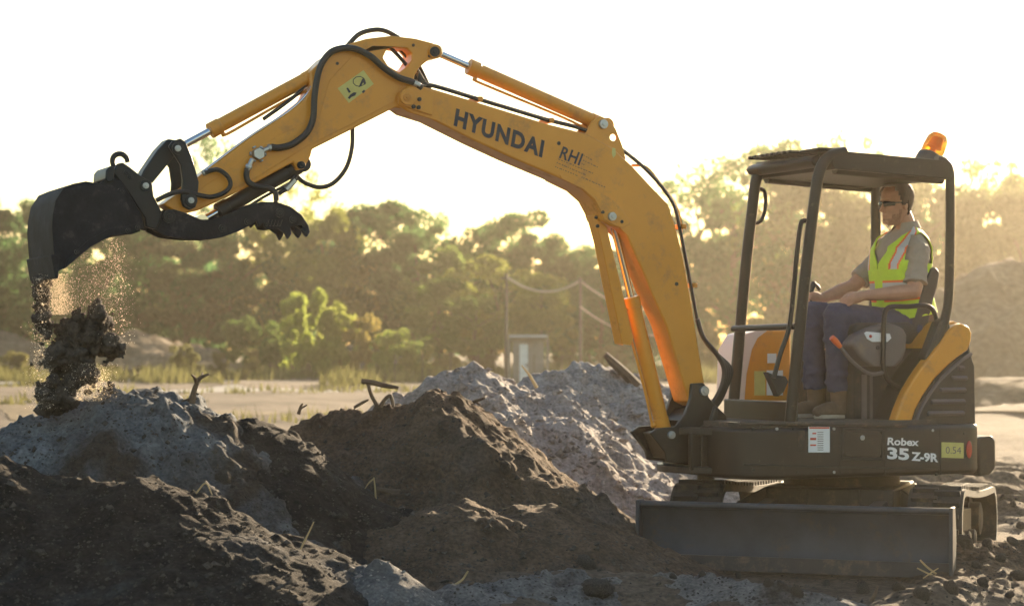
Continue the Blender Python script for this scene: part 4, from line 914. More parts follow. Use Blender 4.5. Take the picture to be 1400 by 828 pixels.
T(372, 300, 100, 'round', 2, .95, G4, 'ochre tinted tree under the thumb tip')
T(408, 240, 110, 'sparse', 2, .75, G4, 'thin yellowing tree rising behind the thumb cylinder')
T(446, 284, 104, 'round', 3, .9, G4, 'orange leaved tree just right of the thumb tip')
T(488, 277, 108, 'round', 1, .9, G1, 'dark bushy tree right of the orange leaved tree')
T(528, 280, 106, 'round', 2, .9, G1, 'dark rounded treetop above the bright shrub slope')
T(566, 296, 104, 'tall', 1, 1.2, G2, 'mid green tree left of the notch in the treeline')
T(596, 298, 118, 'sparse', 3, .7, G2, 'thin airy treetop standing in the notch left of the domed crown')
T(618, 330, 98, 'round', 3, 1.0, G3, 'yellow green tree below the airy treetop')
T(655, 308, 108, 'round', 2, .9, G2, 'green tree with flat top left of the domed crown')
T(694, 289, 106, 'round', 1, .95, G1, 'largest domed dark crown in the gap under the boom')
T(738, 318, 104, 'round', 3, .95, G1, 'dark tree on the right shoulder of the domed crown')
T(676, 352, 92, 'round', 2, 1.1, G4, 'golden yellow tree in front of the domed crown')
T(740, 372, 90, 'round', 1, .9, G4, 'smaller golden tree behind the sagging cable')
T(600, 385, 88, 'tall', 2, 1.5, G3, 'pale yellow green tree left of the first utility pole')
T(650, 400, 86, 'round', 3, 1.1, G3, 'low pale green tree beside the first utility pole')
T(778, 332, 106, 'round', 2, 1.0, G2, 'grey green tree left of the boom cylinder')
T(822, 344, 104, 'round', 1, 1.0, G2, 'hazy tree behind the boom cylinder')
T(868, 338, 108, 'round', 3, 1.0, G1, 'dark tree between the boom cylinder and the boom')
T(958, 228, 112, 'sparse', 4, .85, G2, 'lacy tree with sky gaps between the boom and the canopy post')
T(1000, 222, 110, 'sparse', 5, .9, G2, 'tall lacy tree behind the far canopy post')
T(1052, 196, 112, 'round', 1, .75, G2, 'tall tree rising over the front of the canopy roof')
T(1082, 207, 108, 'sparse', 6, .8, G3, 'yellow lit tree seen through the front of the canopy')
T(1122, 232, 104, 'round', 2, .8, G6, 'hazy tree seen between the two front canopy posts')
T(1162, 190, 114, 'sparse', 7, .62, G3, 'thin treetop poking above the middle of the canopy roof')
T(1180, 240, 104, 'round', 3, .9, G6, 'hazy tree seen behind the operator face')
T(1240, 236, 102, 'round', 1, .9, G6, 'hazy tree directly behind the operator')
T(1290, 246, 104, 'round', 2, .85, G6, 'hazy tree behind the rear canopy post')
T(1326, 228, 108, 'sparse', 8, .8, G3, 'bright lit lacy tree just right of the canopy')
T(1372, 222, 110, 'sparse', 9, .85, G3, 'lacy lit tree near the right edge above the spoil hill')
T(1420, 230, 108, 'round', 3, .8, G6, 'hazy round tree at the very right edge')
T(1342, 262, 102, 'round', 1, .8, G6, 'lower hazy tree in front of the lacy trees at the right')
T(1395, 268, 100, 'tall', 2, 1.2, G6, 'low hazy tree over the crest of the spoil hill')
T(918, 300, 106, 'round', 2, .75, G2, 'hazy tree directly behind the lower boom')
B = bush
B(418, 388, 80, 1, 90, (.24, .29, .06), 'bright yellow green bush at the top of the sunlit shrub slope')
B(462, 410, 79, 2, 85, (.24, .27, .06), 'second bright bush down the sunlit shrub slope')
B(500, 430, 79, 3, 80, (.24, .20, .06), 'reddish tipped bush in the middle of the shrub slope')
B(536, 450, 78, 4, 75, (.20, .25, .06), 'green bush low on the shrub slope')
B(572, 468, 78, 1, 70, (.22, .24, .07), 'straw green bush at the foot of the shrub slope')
B(612, 482, 77, 2, 60, (.19, .16, .06), 'small straw coloured bush below the first utility pole')
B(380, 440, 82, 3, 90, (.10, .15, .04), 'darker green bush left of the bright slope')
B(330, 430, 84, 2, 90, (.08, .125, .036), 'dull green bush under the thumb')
B(345, 474, 75, 4, 40, (.17, .16, .07), 'round pale straw tussock bush on the grass edge')
B(298, 478, 75, 1, 36, (.15, .14, .06), 'small straw bush right of the forked twig')
B(250, 470, 78, 3, 60, (.12, .12, .045), 'olive bush behind the forked twig')
B(195, 440, 84, 1, 80, (.07, .11, .034), 'dark bush right of the falling soil')
B(20, 478, 77, 2, 60, (.15, .14, .05), 'yellow bush at the left edge of the clearing')
B(660, 470, 88, 3, 60, (.12, .12, .05), 'hazy bush left of the shed')
B(775, 470, 90, 4, 60, (.10, .11, .045), 'hazy bush right of the shed')
B(840, 468, 86, 1, 70, (.12, .12, .05), 'hazy bush behind the boom cylinder foot')
B(960, 440, 84, 2, 90, (.10, .11, .045), 'hazy bush behind the hoses of the boom')
B(1050, 430, 84, 3, 110, (.12, .12, .05), 'hazy bush seen low through the canopy front')
B(1330, 470, 62, 2, 60, (.16, .14, .05), 'sunlit scrub at the foot of the spoil hill')
# woodland behind the individual trees: one dense mass
wr = random.Random(3); cl = []
for i in range(430):
    px = wr.uniform(-420, 1800); Y = wr.uniform(104, 124); top = np.interp(px, [-400, 0, 60, 160, 300, 430, 520, 580, 640, 700, 780, 860, 930, 1040, 1150, 1300, 1400, 1800], [290, 312, 318, 330, 335, 312, 302, 330, 338, 312, 352, 362, 318, 282, 264, 252, 246, 246])
    p = WP(px, 480, Y); zt_ = WP(px, top, Y).z; r = wr.uniform(.9, 1.7); cl.append(((p.x, Y, wr.uniform(.3, max(1., zt_ - r))), r))
V, F = leaf_cloud(cl, 300, .16, 9, .9)
wo_ = bpy.data.objects.new('distant_woodland', leaf_mesh('woodland', V, F, M['woods'])); COL.objects.link(wo_)
tag(wo_, 'hazy mass of woodland closing the view behind the single trees', 'woodland', kind='stuff')
# grass: tussocks of blades along the foot of the trees
gr = np.random.default_rng(5); vs = []; n = 0
def blades(cx, cy, k, h, spread):
    global n
    a = gr.uniform(0, 6.283, k); r = spread * np.sqrt(gr.random(k)); bx = cx + r * np.cos(a); by = cy + r * np.sin(a); hh = h * gr.uniform(.5, 1.2, k); t = gr.uniform(0, 6.283, k); wd = .018 + .012 * gr.random(k)
    wd = wd * (1.6 if cy > 40 else 1)
    lx, ly = gr.normal(0, .22, k) * hh, gr.normal(0, .22, k) * hh; z0 = np.zeros(k) - .02
    P = np.stack([np.stack([bx - wd * np.cos(t), by - wd * np.sin(t), z0], 1), np.stack([bx + wd * np.cos(t), by + wd * np.sin(t), z0], 1), np.stack([bx + lx, by + ly, hh], 1)], 1)
    vs.append(P.reshape(-1, 3)); n += k
for i in range(5200):
    px = gr.uniform(-250, 1700); Y = gr.uniform(64, 100); dens = vnoise(np.array([px / 60.]), np.array([Y / 6.]), 77)[0]
    if dens < -.25: continue
    if 560 < px < 900 and Y < 76 and gr.random() < .85: continue
    p = WP(px, 480, Y); blades(p.x, Y, 12, gr.uniform(.22, .62) * (1 + .4 * dens), .4)
for i in range(500):
    px = gr.uniform(-200, 600); Y = gr.uniform(34, 64)
    p = WP(px, 480, Y)
    if vnoise(np.array([p.x / 4.]), np.array([Y / 5.]), 79)[0] > .1: blades(p.x, Y, 6, gr.uniform(.1, .3), .3)
V = np.concatenate(vs); me = bpy.data.meshes.new('grass'); me.from_pydata(V.tolist(), [], np.arange(n * 3).reshape(-1, 3).tolist()); me.materials.append(M['grass'])
o = bpy.data.objects.new('grass', me); COL.objects.link(o); tag(o, 'dry yellow green grass along the foot of the trees', 'grass', kind='stuff')

# ------------------------------------------------------------------ shed, poles, cable, fence
YS = 73; s0 = WP(701, 470, YS); s1 = WP(744, 470, YS); zt0 = WP(700, 464, YS).z; zg = gz1(s0.x, YS) - .1; wS = s1.x - s0.x
SH = empty('shed', ((s0.x + s1.x) / 2, YS, zg)); tag(SH, 'small dark shed with a pale door and flat overhanging roof before the trees', 'shed'); hS = zt0 - zg; print('shed', hS, wS)
mb = MB(); mb.box((0, 1.1, hS / 2), (wS, .1, hS)); mb.box((-wS / 2 + .05, .55, hS / 2), (.1, 1.0, hS)); mb.box((wS / 2 - .05, .55, hS / 2), (.1, 1.0, hS)); mb.box((wS * .25, .05, hS / 2), (wS * .5, .1, hS)); mb.box((-wS * .40, .05, hS / 2), (wS * .2, .1, hS)); mb.box((-.1, .05, hS * .95), (wS * .45, .1, hS * .1)); mb.build('wall', M['shed'], SH)
mb = MB(); mb.box((-wS * .15, -.02, hS * .46), (wS * .27, .05, hS * .88)); dr = mb.build('door', M['sheddoor'], SH, .01); mb = MB(); mb.box((-wS * .06, -.06, hS * .45), (.05, .05, .12)); mb.build('handle', M['dark'], dr)
mb = MB(); mb.box((0, .5, hS + .05), (wS * 1.22, 1.6, .09), Matrix.Rotation(R(-5), 3, 'X')); mb.build('roof', M['shedroof'], SH, .01)
mb = MB(); mb.box((wS / 2 + .12, .0, hS / 2), (.09, .09, hS)); mb.box((-wS / 2 - .12, .0, hS / 2), (.09, .09, hS)); mb.build('post', M['shed'], SH)
YP = 72; ends = []
for px, py, lb in ((692, 378, 'slim utility pole beside the left side of the shed'), (793, 384, 'slim utility pole to the right of the shed')):
    p = WP(px, py, YP); z0 = gz1(p.x, YP) - .2; mb = MB(); mb.tube([(p.x, YP, z0), (p.x + .02, YP, p.z + .1)], [.06, .045], 10, 1); o = mb.build('utility_pole', M['pole']); tag(o, lb, 'utility pole', 'utility poles by the shed'); ends.append(p)
    mb = MB(); mb.tube([(p.x, YP - .12, p.z - .12), (p.x, YP - .12, p.z + .12)], .06, 10, 1); mb.box((p.x, YP - .02, p.z - .05), (.36, .08, .07)); mb.build('insulator', M['pole'], o)
def cable(a, b, sag, r, lb):
    pts = [a.lerp(b, t / 8) - Vector((0, 0, sag * 4 * (t / 8) * (1 - t / 8))) for t in range(9)]
    tag(MB().tube(pts, r, 8, 3).build('cable', M['cable'], smooth=60), lb, 'cable', 'overhead cables between the poles')
off = Vector((0, -.1, 0))
cable(ends[0] + off, ends[1] + off, .45, .036, 'thick pale cable sagging between the two utility poles')
cable(ends[1] + off, WP(900, 424, YP), .3, .022, 'upper cable running right from the second pole behind the boom')
cable(ends[1] + off + Vector((0, 0, -.9)), WP(900, 458, YP), .3, .022, 'lower cable running right from the second pole behind the boom')
FN = empty('wire_fence', WP(600, 480, 71)); FN.location.z = 0; tag(FN, 'low wire fence with thin posts in front of the shed', 'fence')
fx = [WP(px, 480, 71).x - FN.location.x for px in range(540, 921, 38)]
for x in fx: mb = MB(); mb.box((x, 0, .45), (.045, .045, 1.0)); mb.build('post', M['bark'], FN)
mb = MB()
for z in (.3, .6, .88): mb.tube([(x, -.03, z) for x in fx], .004, 5, 1)
mb.build('wire', M['bark'], FN)
# ------------------------------------------------------------------ operator
pv = .12                                     # the operator's centre plane in the machine frame
PM = Matrix.Translation(C) @ Matrix.Rotation(PSI + math.pi, 4, 'Z')
def Q(px, py, v): return LP(px, py, v)
def ring(c, fwd, a, b, n=32, p=2.4, up=None):
    sv = Vector((0, 1, 0)); out = []
    for k in range(n):
        t = 2 * math.pi * k / n; ct, st = math.cos(t), math.sin(t); f = (abs(ct) ** p + abs(st) ** p) ** (-1 / p)
        out.append(c + fwd * (a * ct * f) + sv * (b * st * f))
    return out
SP = [((1240, 452), .150, .190), ((1237, 432), .152, .188), ((1234, 410), .142, .178), ((1231, 388), .138, .180), ((1230, 366), .142, .192), ((1232, 348), .135, .200), ((1236, 333), .112, .185), ((1240, 322), .082, .130), ((1241, 314), .060, .075)]
SPC = [Q(*s[0], pv) for s in SP]
def torso(off=0., lo=0, hi=None, sub=5, n=48):
    hi = hi or len(SP) - 1; rings = []; info = []
    for i in range(lo, hi):
        for k in range(sub + (1 if i == hi - 1 else 0)):
            t = k / sub; c = SPC[i].lerp(SPC[i + 1], t); a = SP[i][1] * (1 - t) + SP[i + 1][1] * t + off; b = SP[i][2] * (1 - t) + SP[i + 1][2] * t + off
            d = (SPC[min(i + 2, len(SPC) - 1)] - SPC[max(i - 1, 0)]).normalized(); f = Vector((0, 1, 0)).cross(d).normalized()
            if f.x < 0: f = -f
            rings.append(ring(c, f, a, b, n)); info.append(i + t)
    return rings, info
# joints
shN, elN, wrN = Q(1256, 345, .315), Q(1250, 398, .36), Q(1180, 404, .30)
shF, elF, wrF = Q(1212, 346, -.085), Q(1165, 392, -.13), Q(1122, 408, -.10)
hipN, knN, anN = Q(1232, 446, .22), Q(1142, 430, .235), Q(1146, 533, .22)
hipF, knF, anF = Q(1222, 444, .02), Q(1110, 428, .0), Q(1114, 530, .0)
headc = Q(1224, 279, pv)
body = MB(); R0, _ = torso(-.008); body.loft(R0)
body.capsule([SPC[-2], Q(1238, 306, pv), Q(1234, 294, pv)], [.075, .062, .060])
for sh, el, wr in ((shN, elN, wrN), (shF, elF, wrF)):
    body.capsule([sh, sh.lerp(el, .5), el], [.062, .056, .047]); body.capsule([el, el.lerp(wr, .35), wr], [.047, .049, .031])
for h, k, a in ((hipN, knN, anN), (hipF, knF, anF)):
    body.capsule([h, h.lerp(k, .5), k], [.095, .082, .062]); body.capsule([k, k.lerp(a, .3), a], [.060, .060, .042])
# head, built from level rings, turned a little to the camera
HF = (Vector((1, .10, -.03))).normalized(); HS = Vector((0, 0, 1)).cross(HF).normalized(); HU = HF.cross(HS).normalized()
if HU.z < 0: HU = -HU
HC = headc - HU * .134; HK = 1.13
HL = [(.000, .058, -.02, .022), (.012, .078, .0, .040), (.035, .086, .035, .053), (.060, .084, .060, .061), (.085, .083, .080, .067), (.110, .080, .094, .072), (.135, .083, .102, .076), (.160, .084, .106, .078), (.185, .080, .104, .076), (.210, .066, .092, .066), (.230, .042, .066, .047), (.244, .012, .028, .02)]
def headrings(o=0., n=40):
    out = []
    for z, fr, bk, hw in HL:
        r = []
        for k in range(n):
            t = 2 * math.pi * k / n; ct, st = math.cos(t), math.sin(t); a = (fr if ct > 0 else bk) + o
            if bk < 0 and ct < 0: a = .004
            r.append(HC + (HU * (z + o * (1.2 * (z - .12) / .12)) + HF * (a * ct) + HS * ((hw + o) * st * (1 - .12 * max(0, ct) ** 2))) * HK)
        out.append(r)
    return out
body.loft(headrings())
def hp(f, s, u): return HC + (HF * f + HS * s + HU * u) * HK
body.capsule([hp(.080, 0, .128), hp(.096, 0, .100), hp(.106, 0, .082)], [.008, .011, .0125]); body.ball(hp(.094, .009, .078), .009); body.ball(hp(.094, -.009, .078), .009)
body.capsule([hp(.080, -.018, .054), hp(.090, 0, .0555), hp(.080, .018, .054)], [.005, .0065, .005]); body.capsule([hp(.078, -.015, .045), hp(.088, 0, .0445), hp(.078, .015, .045)], [.005, .0065, .005])
body.ball(hp(.072, 0, .016), (.020, .024, .018))
body.capsule([hp(.076, -.034, .142), hp(.085, 0, .140), hp(.076, .034, .142)], [.007, .009, .007])
for s in (1, -1):
    body.ball(hp(-.008, s * .079, .105), (.017, .009, .031)); body.ball(hp(.07, s * .030, .117), .011)
# hands: palm, four unequal fingers with knuckle bends, thumb from the side of the palm
def hand(mb, wr, d, up, side, curl, s=1.0):
    d = d.normalized(); up = (up - d * up.dot(d)).normalized(); sd = d.cross(up) * side
    mb.capsule([wr - d * .01, wr + d * .03 + sd * .0, wr + d * .075], [.030, .036, .036], 12)
    for k in (-1.2, -.4, .4, 1.2): mb.capsule([wr + d * .04 + sd * k * .016, wr + d * .088 + sd * k * .021], [.016, .013])
    for i, (k, L) in enumerate(((1.25, .066), (.42, .078), (-.42, .073), (-1.25, .056))):
        b = wr + d * .086 + sd * k * .0245; c1 = curl * (1 + .12 * i)
        d1 = d * math.cos(c1 * .5) - up * math.sin(c1 * .5); d2 = d * math.cos(c1 * 1.2) - up * math.sin(c1 * 1.2); d3 = d * math.cos(c1 * 1.8) - up * math.sin(c1 * 1.8)
        p1 = b + d1 * L * .45; p2 = p1 + d2 * L * .32; p3 = p2 + d3 * L * .25
        mb.capsule([b, p1, p2, p3], [.0100, .0092, .0084, .0072], 10, 3)
    b = wr + d * .028 + sd * .030 - up * .006; p1 = b + d * .026 + sd * .022 - up * .010; p2 = p1 + d * .030 + sd * .004 - up * .012; p3 = p2 + d * .022 - sd * .006 - up * .006
    mb.capsule([b, p1, p2, p3], [.014, .0125, .011, .009], 10, 3)
hand(body, wrN, Q(1156, 411, .27) - wrN, Vector((.15, .8, .65)), 1, .55)
hand(body, wrF, Q(1106, 404, -.10) - wrF, Vector((0, .25, 1)), 1, 1.15)
body.v = [PM @ v for v in body.v]
PO = body.build('person', M['skin'], None, 0, 60); fuse(PO, .0045, 2)
tag(PO, 'man in sunglasses, lime safety vest, khaki shirt and jeans seated at the controls', 'person')
def cloth(mb, name, m, voxel=.009, it=5):
    mb.v = [PM @ v for v in mb.v]; o = mb.build(name, M[m], PO, 0, 60)
    if voxel: fuse(o, voxel, it)
    if name in ('shirt', 'trousers'):         # cloth creases
        for v in o.data.vertices:
            q = v.co * 9.; q.z *= 1.6
            v.co += v.normal * ((.5 - abs(mnoise.fractal(q, .9, 2.0, 3))) * .016 - .006 + mnoise.noise(v.co * 34) * .0022)
    return o
mb = MB(); Rg, _ = torso(.012, 0, 8); mb.loft(Rg)
for sh, el in ((shN, elN), (shF, elF)):
    d = (el - sh); mb.capsule([sh - d * .02 + Vector((0, 0, .004)), sh.lerp(el, .4), sh.lerp(el, .62)], [.074, .072, .074]); mb.tube([sh.lerp(el, .55), sh.lerp(el, .72), sh.lerp(el, .80)], [.073, .077, .080], 20, 3)
mb.capsule([SPC[6], shN], [.10, .075]); mb.capsule([SPC[6], shF], [.10, .075])
SHIRT = cloth(mb, 'shirt', 'shirt', .008, 4)
mb = MB(); sv = Vector((0, 1, 0)); nk = Q(1238, 306, pv)    # collar: two folded wings open at the throat
for s in (1, -1):
    prev = None; L1, L2_ = [], []
    for k in range(9):
        t = R(168 - k * 17); top = nk + Vector((math.cos(t) * .072 - .004, s * math.sin(t) * .070, .026 - .016 * (1 + math.cos(t)) * .8)); bot = nk + Vector((math.cos(t) * .098, s * math.sin(t) * .092, -.022 - .030 * (1 + math.cos(t)) * .6)); L1.append(top); L2_.append(bot)
    th_ = [(q + (q - nk) * .05) for q in L1]; bh_ = [(q + (q - nk) * .05) for q in L2_]
    mb.loft([[a, b, c, d] for a, b, c, d in zip(L1, th_, bh_, L2_)])
cloth(mb, 'collar', 'shirt', None)
# trousers
mb = MB(); mb.ball(Q(1236, 446, pv), (.155, .205, .12)); mb.capsule([Q(1240, 452, pv + .08), Q(1240, 452, pv - .08)], [.15, .15])
for h, k, a in ((hipN, knN, anN), (hipF, knF, anF)):
    kk = k + Vector((.02, 0, .0)); mb.capsule([h, h.lerp(k, .5), k], [.108, .096, .080]); mb.tube([k, k.lerp(a, .12), k.lerp(a, .5), k.lerp(a, .92), k.lerp(a, 1.02)], [.077, .079, .072, .072, .076], 22, 4)
    for t, s in ((.16, 1), (.3, -1), (.78, 1), (.87, -1)): c = k.lerp(a, t); mb.capsule([c + Vector((-.05, .055 * s, .01)), c + Vector((.03, .07 * s, -.01)), c + Vector((.075, .02 * s, -.02))], [.014, .02, .012])
TR = cloth(mb, 'trousers', 'jeans', .010, 4)
# boots
for a, v in ((anN, .22), (anF, .0)):
    base = zt + .03; f = Vector((1, .12, 0)).normalized(); heel = Vector((a.x - .055, v, base)); mb = MB()
    mb.capsule([Vector((a.x - .01, v, a.z + .02)), Vector((a.x - .015, v, base + .075))], [.062, .058]); mb.capsule([heel + Vector((.03, 0, .05)), heel + f * .14 + Vector((0, 0, .055)), heel + f * .225 + Vector((0, 0, .042))], [.048, .052, .040])
    bo = cloth(mb, 'boot', 'boot', .007, 3)
    pts = [(-.025, .0), (-.015, .032), (.06, .036), (.15, .048), (.22, .042), (.262, .0), (.22, -.042), (.15, -.046), (.06, -.034), (-.015, -.032)]
    mb = MB(); mb.prism(pts, .002, .026, fn=lambda x, y, z: heel + f * x + Vector((0, 1, 0)) * y + Vector((0, 0, z))); mb.v = [PM @ q for q in mb.v]; o = mb.build('sole', M['sole'], bo, .005)
# vest: shell over the torso with arm holes and a V neck; tape bands by face
Rv, inf = torso(.026, 1, 8, 22, 220); n = 220; vs = [PM @ p for r in Rv for p in r]; fs = []; mi = []
for i in range(len(Rv) - 1):
    t = inf[i]
    for j in range(n):
        th = (j + .5) / n * 360; th = th if th <= 180 else th - 360; at = abs(th)
        if t > 3.9 and at < (t - 3.9) * 17: continue                       # neck opening
        if t > 6.6 and at < 100: pass
        if 4.35 < t and abs(at - 92) < (38 if t < 6.2 else 38 * (7.3 - t)): continue   # arm holes
        m_ = 0
        if 2.15 < t < 3.05 and at > 12: m_ = 2
        elif (2.02 < t <= 2.15 or 3.05 <= t < 3.2) and at > 12: m_ = 1
        if t > 3.9:
            lo_ = 26 + (t - 3.9) * 8
            if lo_ < at < lo_ + 4 or lo_ + 16 < at < lo_ + 20: m_ = 1
            elif lo_ + 4 <= at <= lo_ + 16: m_ = 2
            if 142 < at < 146 or 156 < at < 160: m_ = 1
            elif 146 <= at <= 156: m_ = 2
        fs.append([i * n + j, i * n + (j + 1) % n, (i + 1) * n + (j + 1) % n, (i + 1) * n + j]); mi.append(m_)
mb = MB(); mb.v = vs; mb.f = fs; mb.m = mi
VE = mb.build('safety_vest', [M['lime'], M['vorange'], M['silver']], PO, 0, 60)
so = VE.modifiers.new('s', 'SOLIDIFY'); so.thickness = .007; so.offset = 1
# hair: a shell over the skull above a hairline, cut short
hr = headrings(.009, 56); n = 56; mb = MB(); mb.v = [PM @ p for r in hr for p in r]
for i in range(len(hr) - 1):
    for j in range(n):
        th = (j + .5) / n * 360; at = th if th <= 180 else 360 - th; z = (HL[i][0] + HL[i + 1][0]) / 2
        line = np.interp(at, [0, 45, 62, 78, 88, 100, 125, 180], [.206, .204, .188, .120, .098, .126, .062, .045])
        if z > line: mb.f.append([i * n + j, i * n + (j + 1) % n, (i + 1) * n + (j + 1) % n, (i + 1) * n + j]); mb.m.append(0)
mb.f.append([(len(hr) - 1) * n + j for j in range(n)]); mb.m.append(0)
HA = mb.build('hair', M['hair'], PO, 0, 60)
for v in HA.data.vertices: v.co += v.normal * (mnoise.noise(v.co * 60) * .006 + mnoise.noise(v.co * 150) * .003)
so = HA.modifiers.new('s', 'SOLIDIFY'); so.thickness = .010; so.offset = 0
rg2 = random.Random(2); mb = MB()                              # stubble shade as a thin beard patch
br = headrings(.0025, 56); mb.v = [PM @ p for r in br for p in r]
for i in range(0, 5):
    for j in range(n):
        th = (j + .5) / n * 360; at = th if th <= 180 else 360 - th; z = (HL[i][0] + HL[i + 1][0]) / 2
        top = np.interp(at, [0, 20, 40, 70, 90], [.034, .036, .045, .075, .10])
        if at < 84 and z < top: mb.f.append([i * n + j, i * n + (j + 1) % n, (i + 1) * n + (j + 1) % n, (i + 1) * n + j]); mb.m.append(0)
M['stubble'] = mat('stubble', (.34, .175, .115), .8, 0, .4, 120, .3, 300); mb.build('stubble', M['stubble'], PO, 0, 60)
# sunglasses
mb = MB()
for s in (1, -1):
    rings = []
    for k in range(7):
        t = k / 6; f = .093 - .030 * t ** 2.2; ss = s * (.007 + .064 * t); h = .019 * (1 - .35 * t)
        c = hp(f, ss, .119 - .002 * t); rings.append([c + HU * h, c + HF * .004 + HU * h * .5, c + HF * .004 - HU * h * .6, c - HU * h * 1.05, c - HF * .003 - HU * h * .5, c - HF * .003 + HU * h * .6])
    mb.loft(rings)
mb.tube([hp(.094, -.012, .124), hp(.098, 0, .126), hp(.094, .012, .124)], .004, 8, 3)
for s in (1, -1): mb.tube([hp(.062, s * .071, .122), hp(.03, s * .082, .123), hp(-.015, s * .084, .121)], .0045, 6, 3)
mb.v = [PM @ v for v in mb.v]; mb.build('sunglasses', M['glasses'], PO)
mb = MB(); mb.capsule([Q(1176, 455, .31), Q(1200, 449, .335), Q(1225, 447, .33)], [.03, .035, .03])
# belt
rb, _ = torso(.016, 0, 1, 2, 48); mb = MB(); mb.v = [PM @ p for r in rb for p in r]
for i in range(len(rb) - 1):
    for j in range(48): mb.f.append([i * 48 + j, i * 48 + (j + 1) % 48, (i + 1) * 48 + (j + 1) % 48, (i + 1) * 48 + j]); mb.m.append(0)
BT = mb.build('belt', M['boot'], PO, 0, 60)
# ------------------------------------------------------------------ falling soil
def lump(pts, name, m, seed, voxel=.012, dis=.03, sc=14.):
    mb = MB()
    for p, r in pts: mb.ball(p, r, seg=14, rings=9)
    o = mb.build(name, m, None, 0, 60); fuse(o, voxel, 1)
    me = o.data; co = np.empty(len(me.vertices) * 3); me.vertices.foreach_get('co', co); co = co.reshape(-1, 3); no = np.empty_like(co.reshape(-1)); me.vertices.foreach_get('normal', no); no = no.reshape(-1, 3)
    a = fbm(co[:, 0] + co[:, 1] * .7, co[:, 2] + co[:, 1] * .6, sc, 4, seed) + .8 * np.abs(fbm(co[:, 0] - co[:, 1], co[:, 2] * 1.1 - co[:, 1] * .4, sc * 2.3, 3, seed + 3))
    b2 = np.clip(fbm(co[:, 0] * 1.3 + co[:, 1], co[:, 2] * 1.2 - co[:, 1], sc * 1.6, 2, seed + 9), -.1, .6)
    co += no * (a * dis + b2 * dis * 1.3)[:, None]; me.vertices.foreach_set('co', co.reshape(-1)); me.update(); return o
fr = random.Random(8)
def at(px, py, v=0.): return Vector(WP(px, py, (C + ND * v + HD * LP(px, py, v).x).y))
SC = 11.35 / FPX          # metres per photo pixel at the bucket
def poly_lump(name, outline, r, m, seed, label, cat='soil clod', group='soil falling from the bucket', dis=.03):
    xs = [p[0] for p in outline]; ys = [p[1] for p in outline]; pts = []
    def inside(x, y):
        c = False
        for (x1, y1), (x2, y2) in zip(outline, outline[1:] + outline[:1]):
            if (y1 > y) != (y2 > y) and x < (x2 - x1) * (y - y1) / (y2 - y1 + 1e-9) + x1: c = not c
        return c
    rr = r; k = 0; tries = 0
    while k < 60 and tries < 4000:
        tries += 1; x = fr.uniform(min(xs), max(xs)); y = fr.uniform(min(ys), max(ys))
        if inside(x, y): pts.append((at(x, y, fr.uniform(-.07, .07)), rr * SC * fr.uniform(.5, 1.25))); k += 1
    o = lump(pts, name, m, seed, .008, dis, 17.); tag(o, label, cat, group); return o
poly_lump('falling_clod', [(88, 432), (104, 424), (130, 426), (144, 438), (147, 450), (140, 466), (130, 488), (120, 512), (106, 522), (90, 514), (74, 500), (72, 478), (78, 450)], 8.5, SOIL['clod'], 5, 'largest falling soil mass dropping from the bucket')
poly_lump('falling_clod', [(50, 382), (58, 382), (66, 420), (74, 452), (66, 458), (56, 446), (48, 440), (50, 410)], 4, SOIL['clod'], 6, 'narrow strand of soil still hanging from the bucket lip', dis=.02)
poly_lump('falling_clod', [(146, 468), (160, 464), (168, 474), (158, 483), (146, 482)], 5, SOIL['clod'], 7, 'dark clod flying off the right side of the falling mass', dis=.02)
poly_lump('falling_clod', [(56, 538), (74, 516), (96, 520), (104, 540), (84, 556), (58, 560)], 6, SOIL['clod'], 9, 'broken clods landing below the falling mass', dis=.025)
def clod_mesh(seed, r=1.0, dis=.35):
    rg = random.Random(seed); mb = MB(); mb.ball((0, 0, 0), (1, .9, .75), seg=18, rings=12)
    for _ in range(3): mb.ball((rg.uniform(-.6, .6), rg.uniform(-.6, .6), rg.uniform(-.3, .4)), rg.uniform(.4, .6), seg=12, rings=8)
    o = mb.build('c', SOIL['clod'], None, 0, 60); fuse(o, .11, 1); me = o.data; bpy.data.objects.remove(o)
    for v in me.vertices: v.co += v.normal * (mnoise.fractal(v.co * 2.2 + Vector((seed * 7.1, 0, 0)), .8, 2.1, 4) * dis * .5)
    me.update(); me.polygons.foreach_set('use_smooth', [True] * len(me.polygons)); return me
CLODS = [clod_mesh(i) for i in range(5)]
def clod(loc, r, label, group, name='soil_clod', cat='soil clod'):
    o = bpy.data.objects.new(name, fr.choice(CLODS)); COL.objects.link(o); o.location = loc; o.scale = (r * fr.uniform(.8, 1.3), r * fr.uniform(.8, 1.2), r * fr.uniform(.7, 1.1)); o.rotation_euler = [fr.uniform(0, 6.28) for _ in range(3)]
    tag(o, label, cat, group); return o
for px, py, r in ((147, 493, 4), (143, 497, 5), (152, 526, 6), (55, 496, 5), (52, 524, 4), (46, 438, 4), (66, 500, 4), (96, 545, 7), (60, 545, 6), (76, 548, 7), (58, 470, 3), (151, 479, 3), (168, 488, 2.4), (49, 455, 3), (120, 536, 6), (104, 552, 6), (128, 528, 4)) + tuple((fr.choice((fr.gauss(58, 9), fr.gauss(150, 9), fr.gauss(110, 26), fr.gauss(92, 24))), fr.uniform(420, 556), fr.uniform(1.2, 3.2)) for _ in range(80)):
    clod(at(px, py, fr.uniform(-.12, .12)), r * SC * .8, 'small dark crumb of soil falling around the main soil mass', 'small falling crumbs')
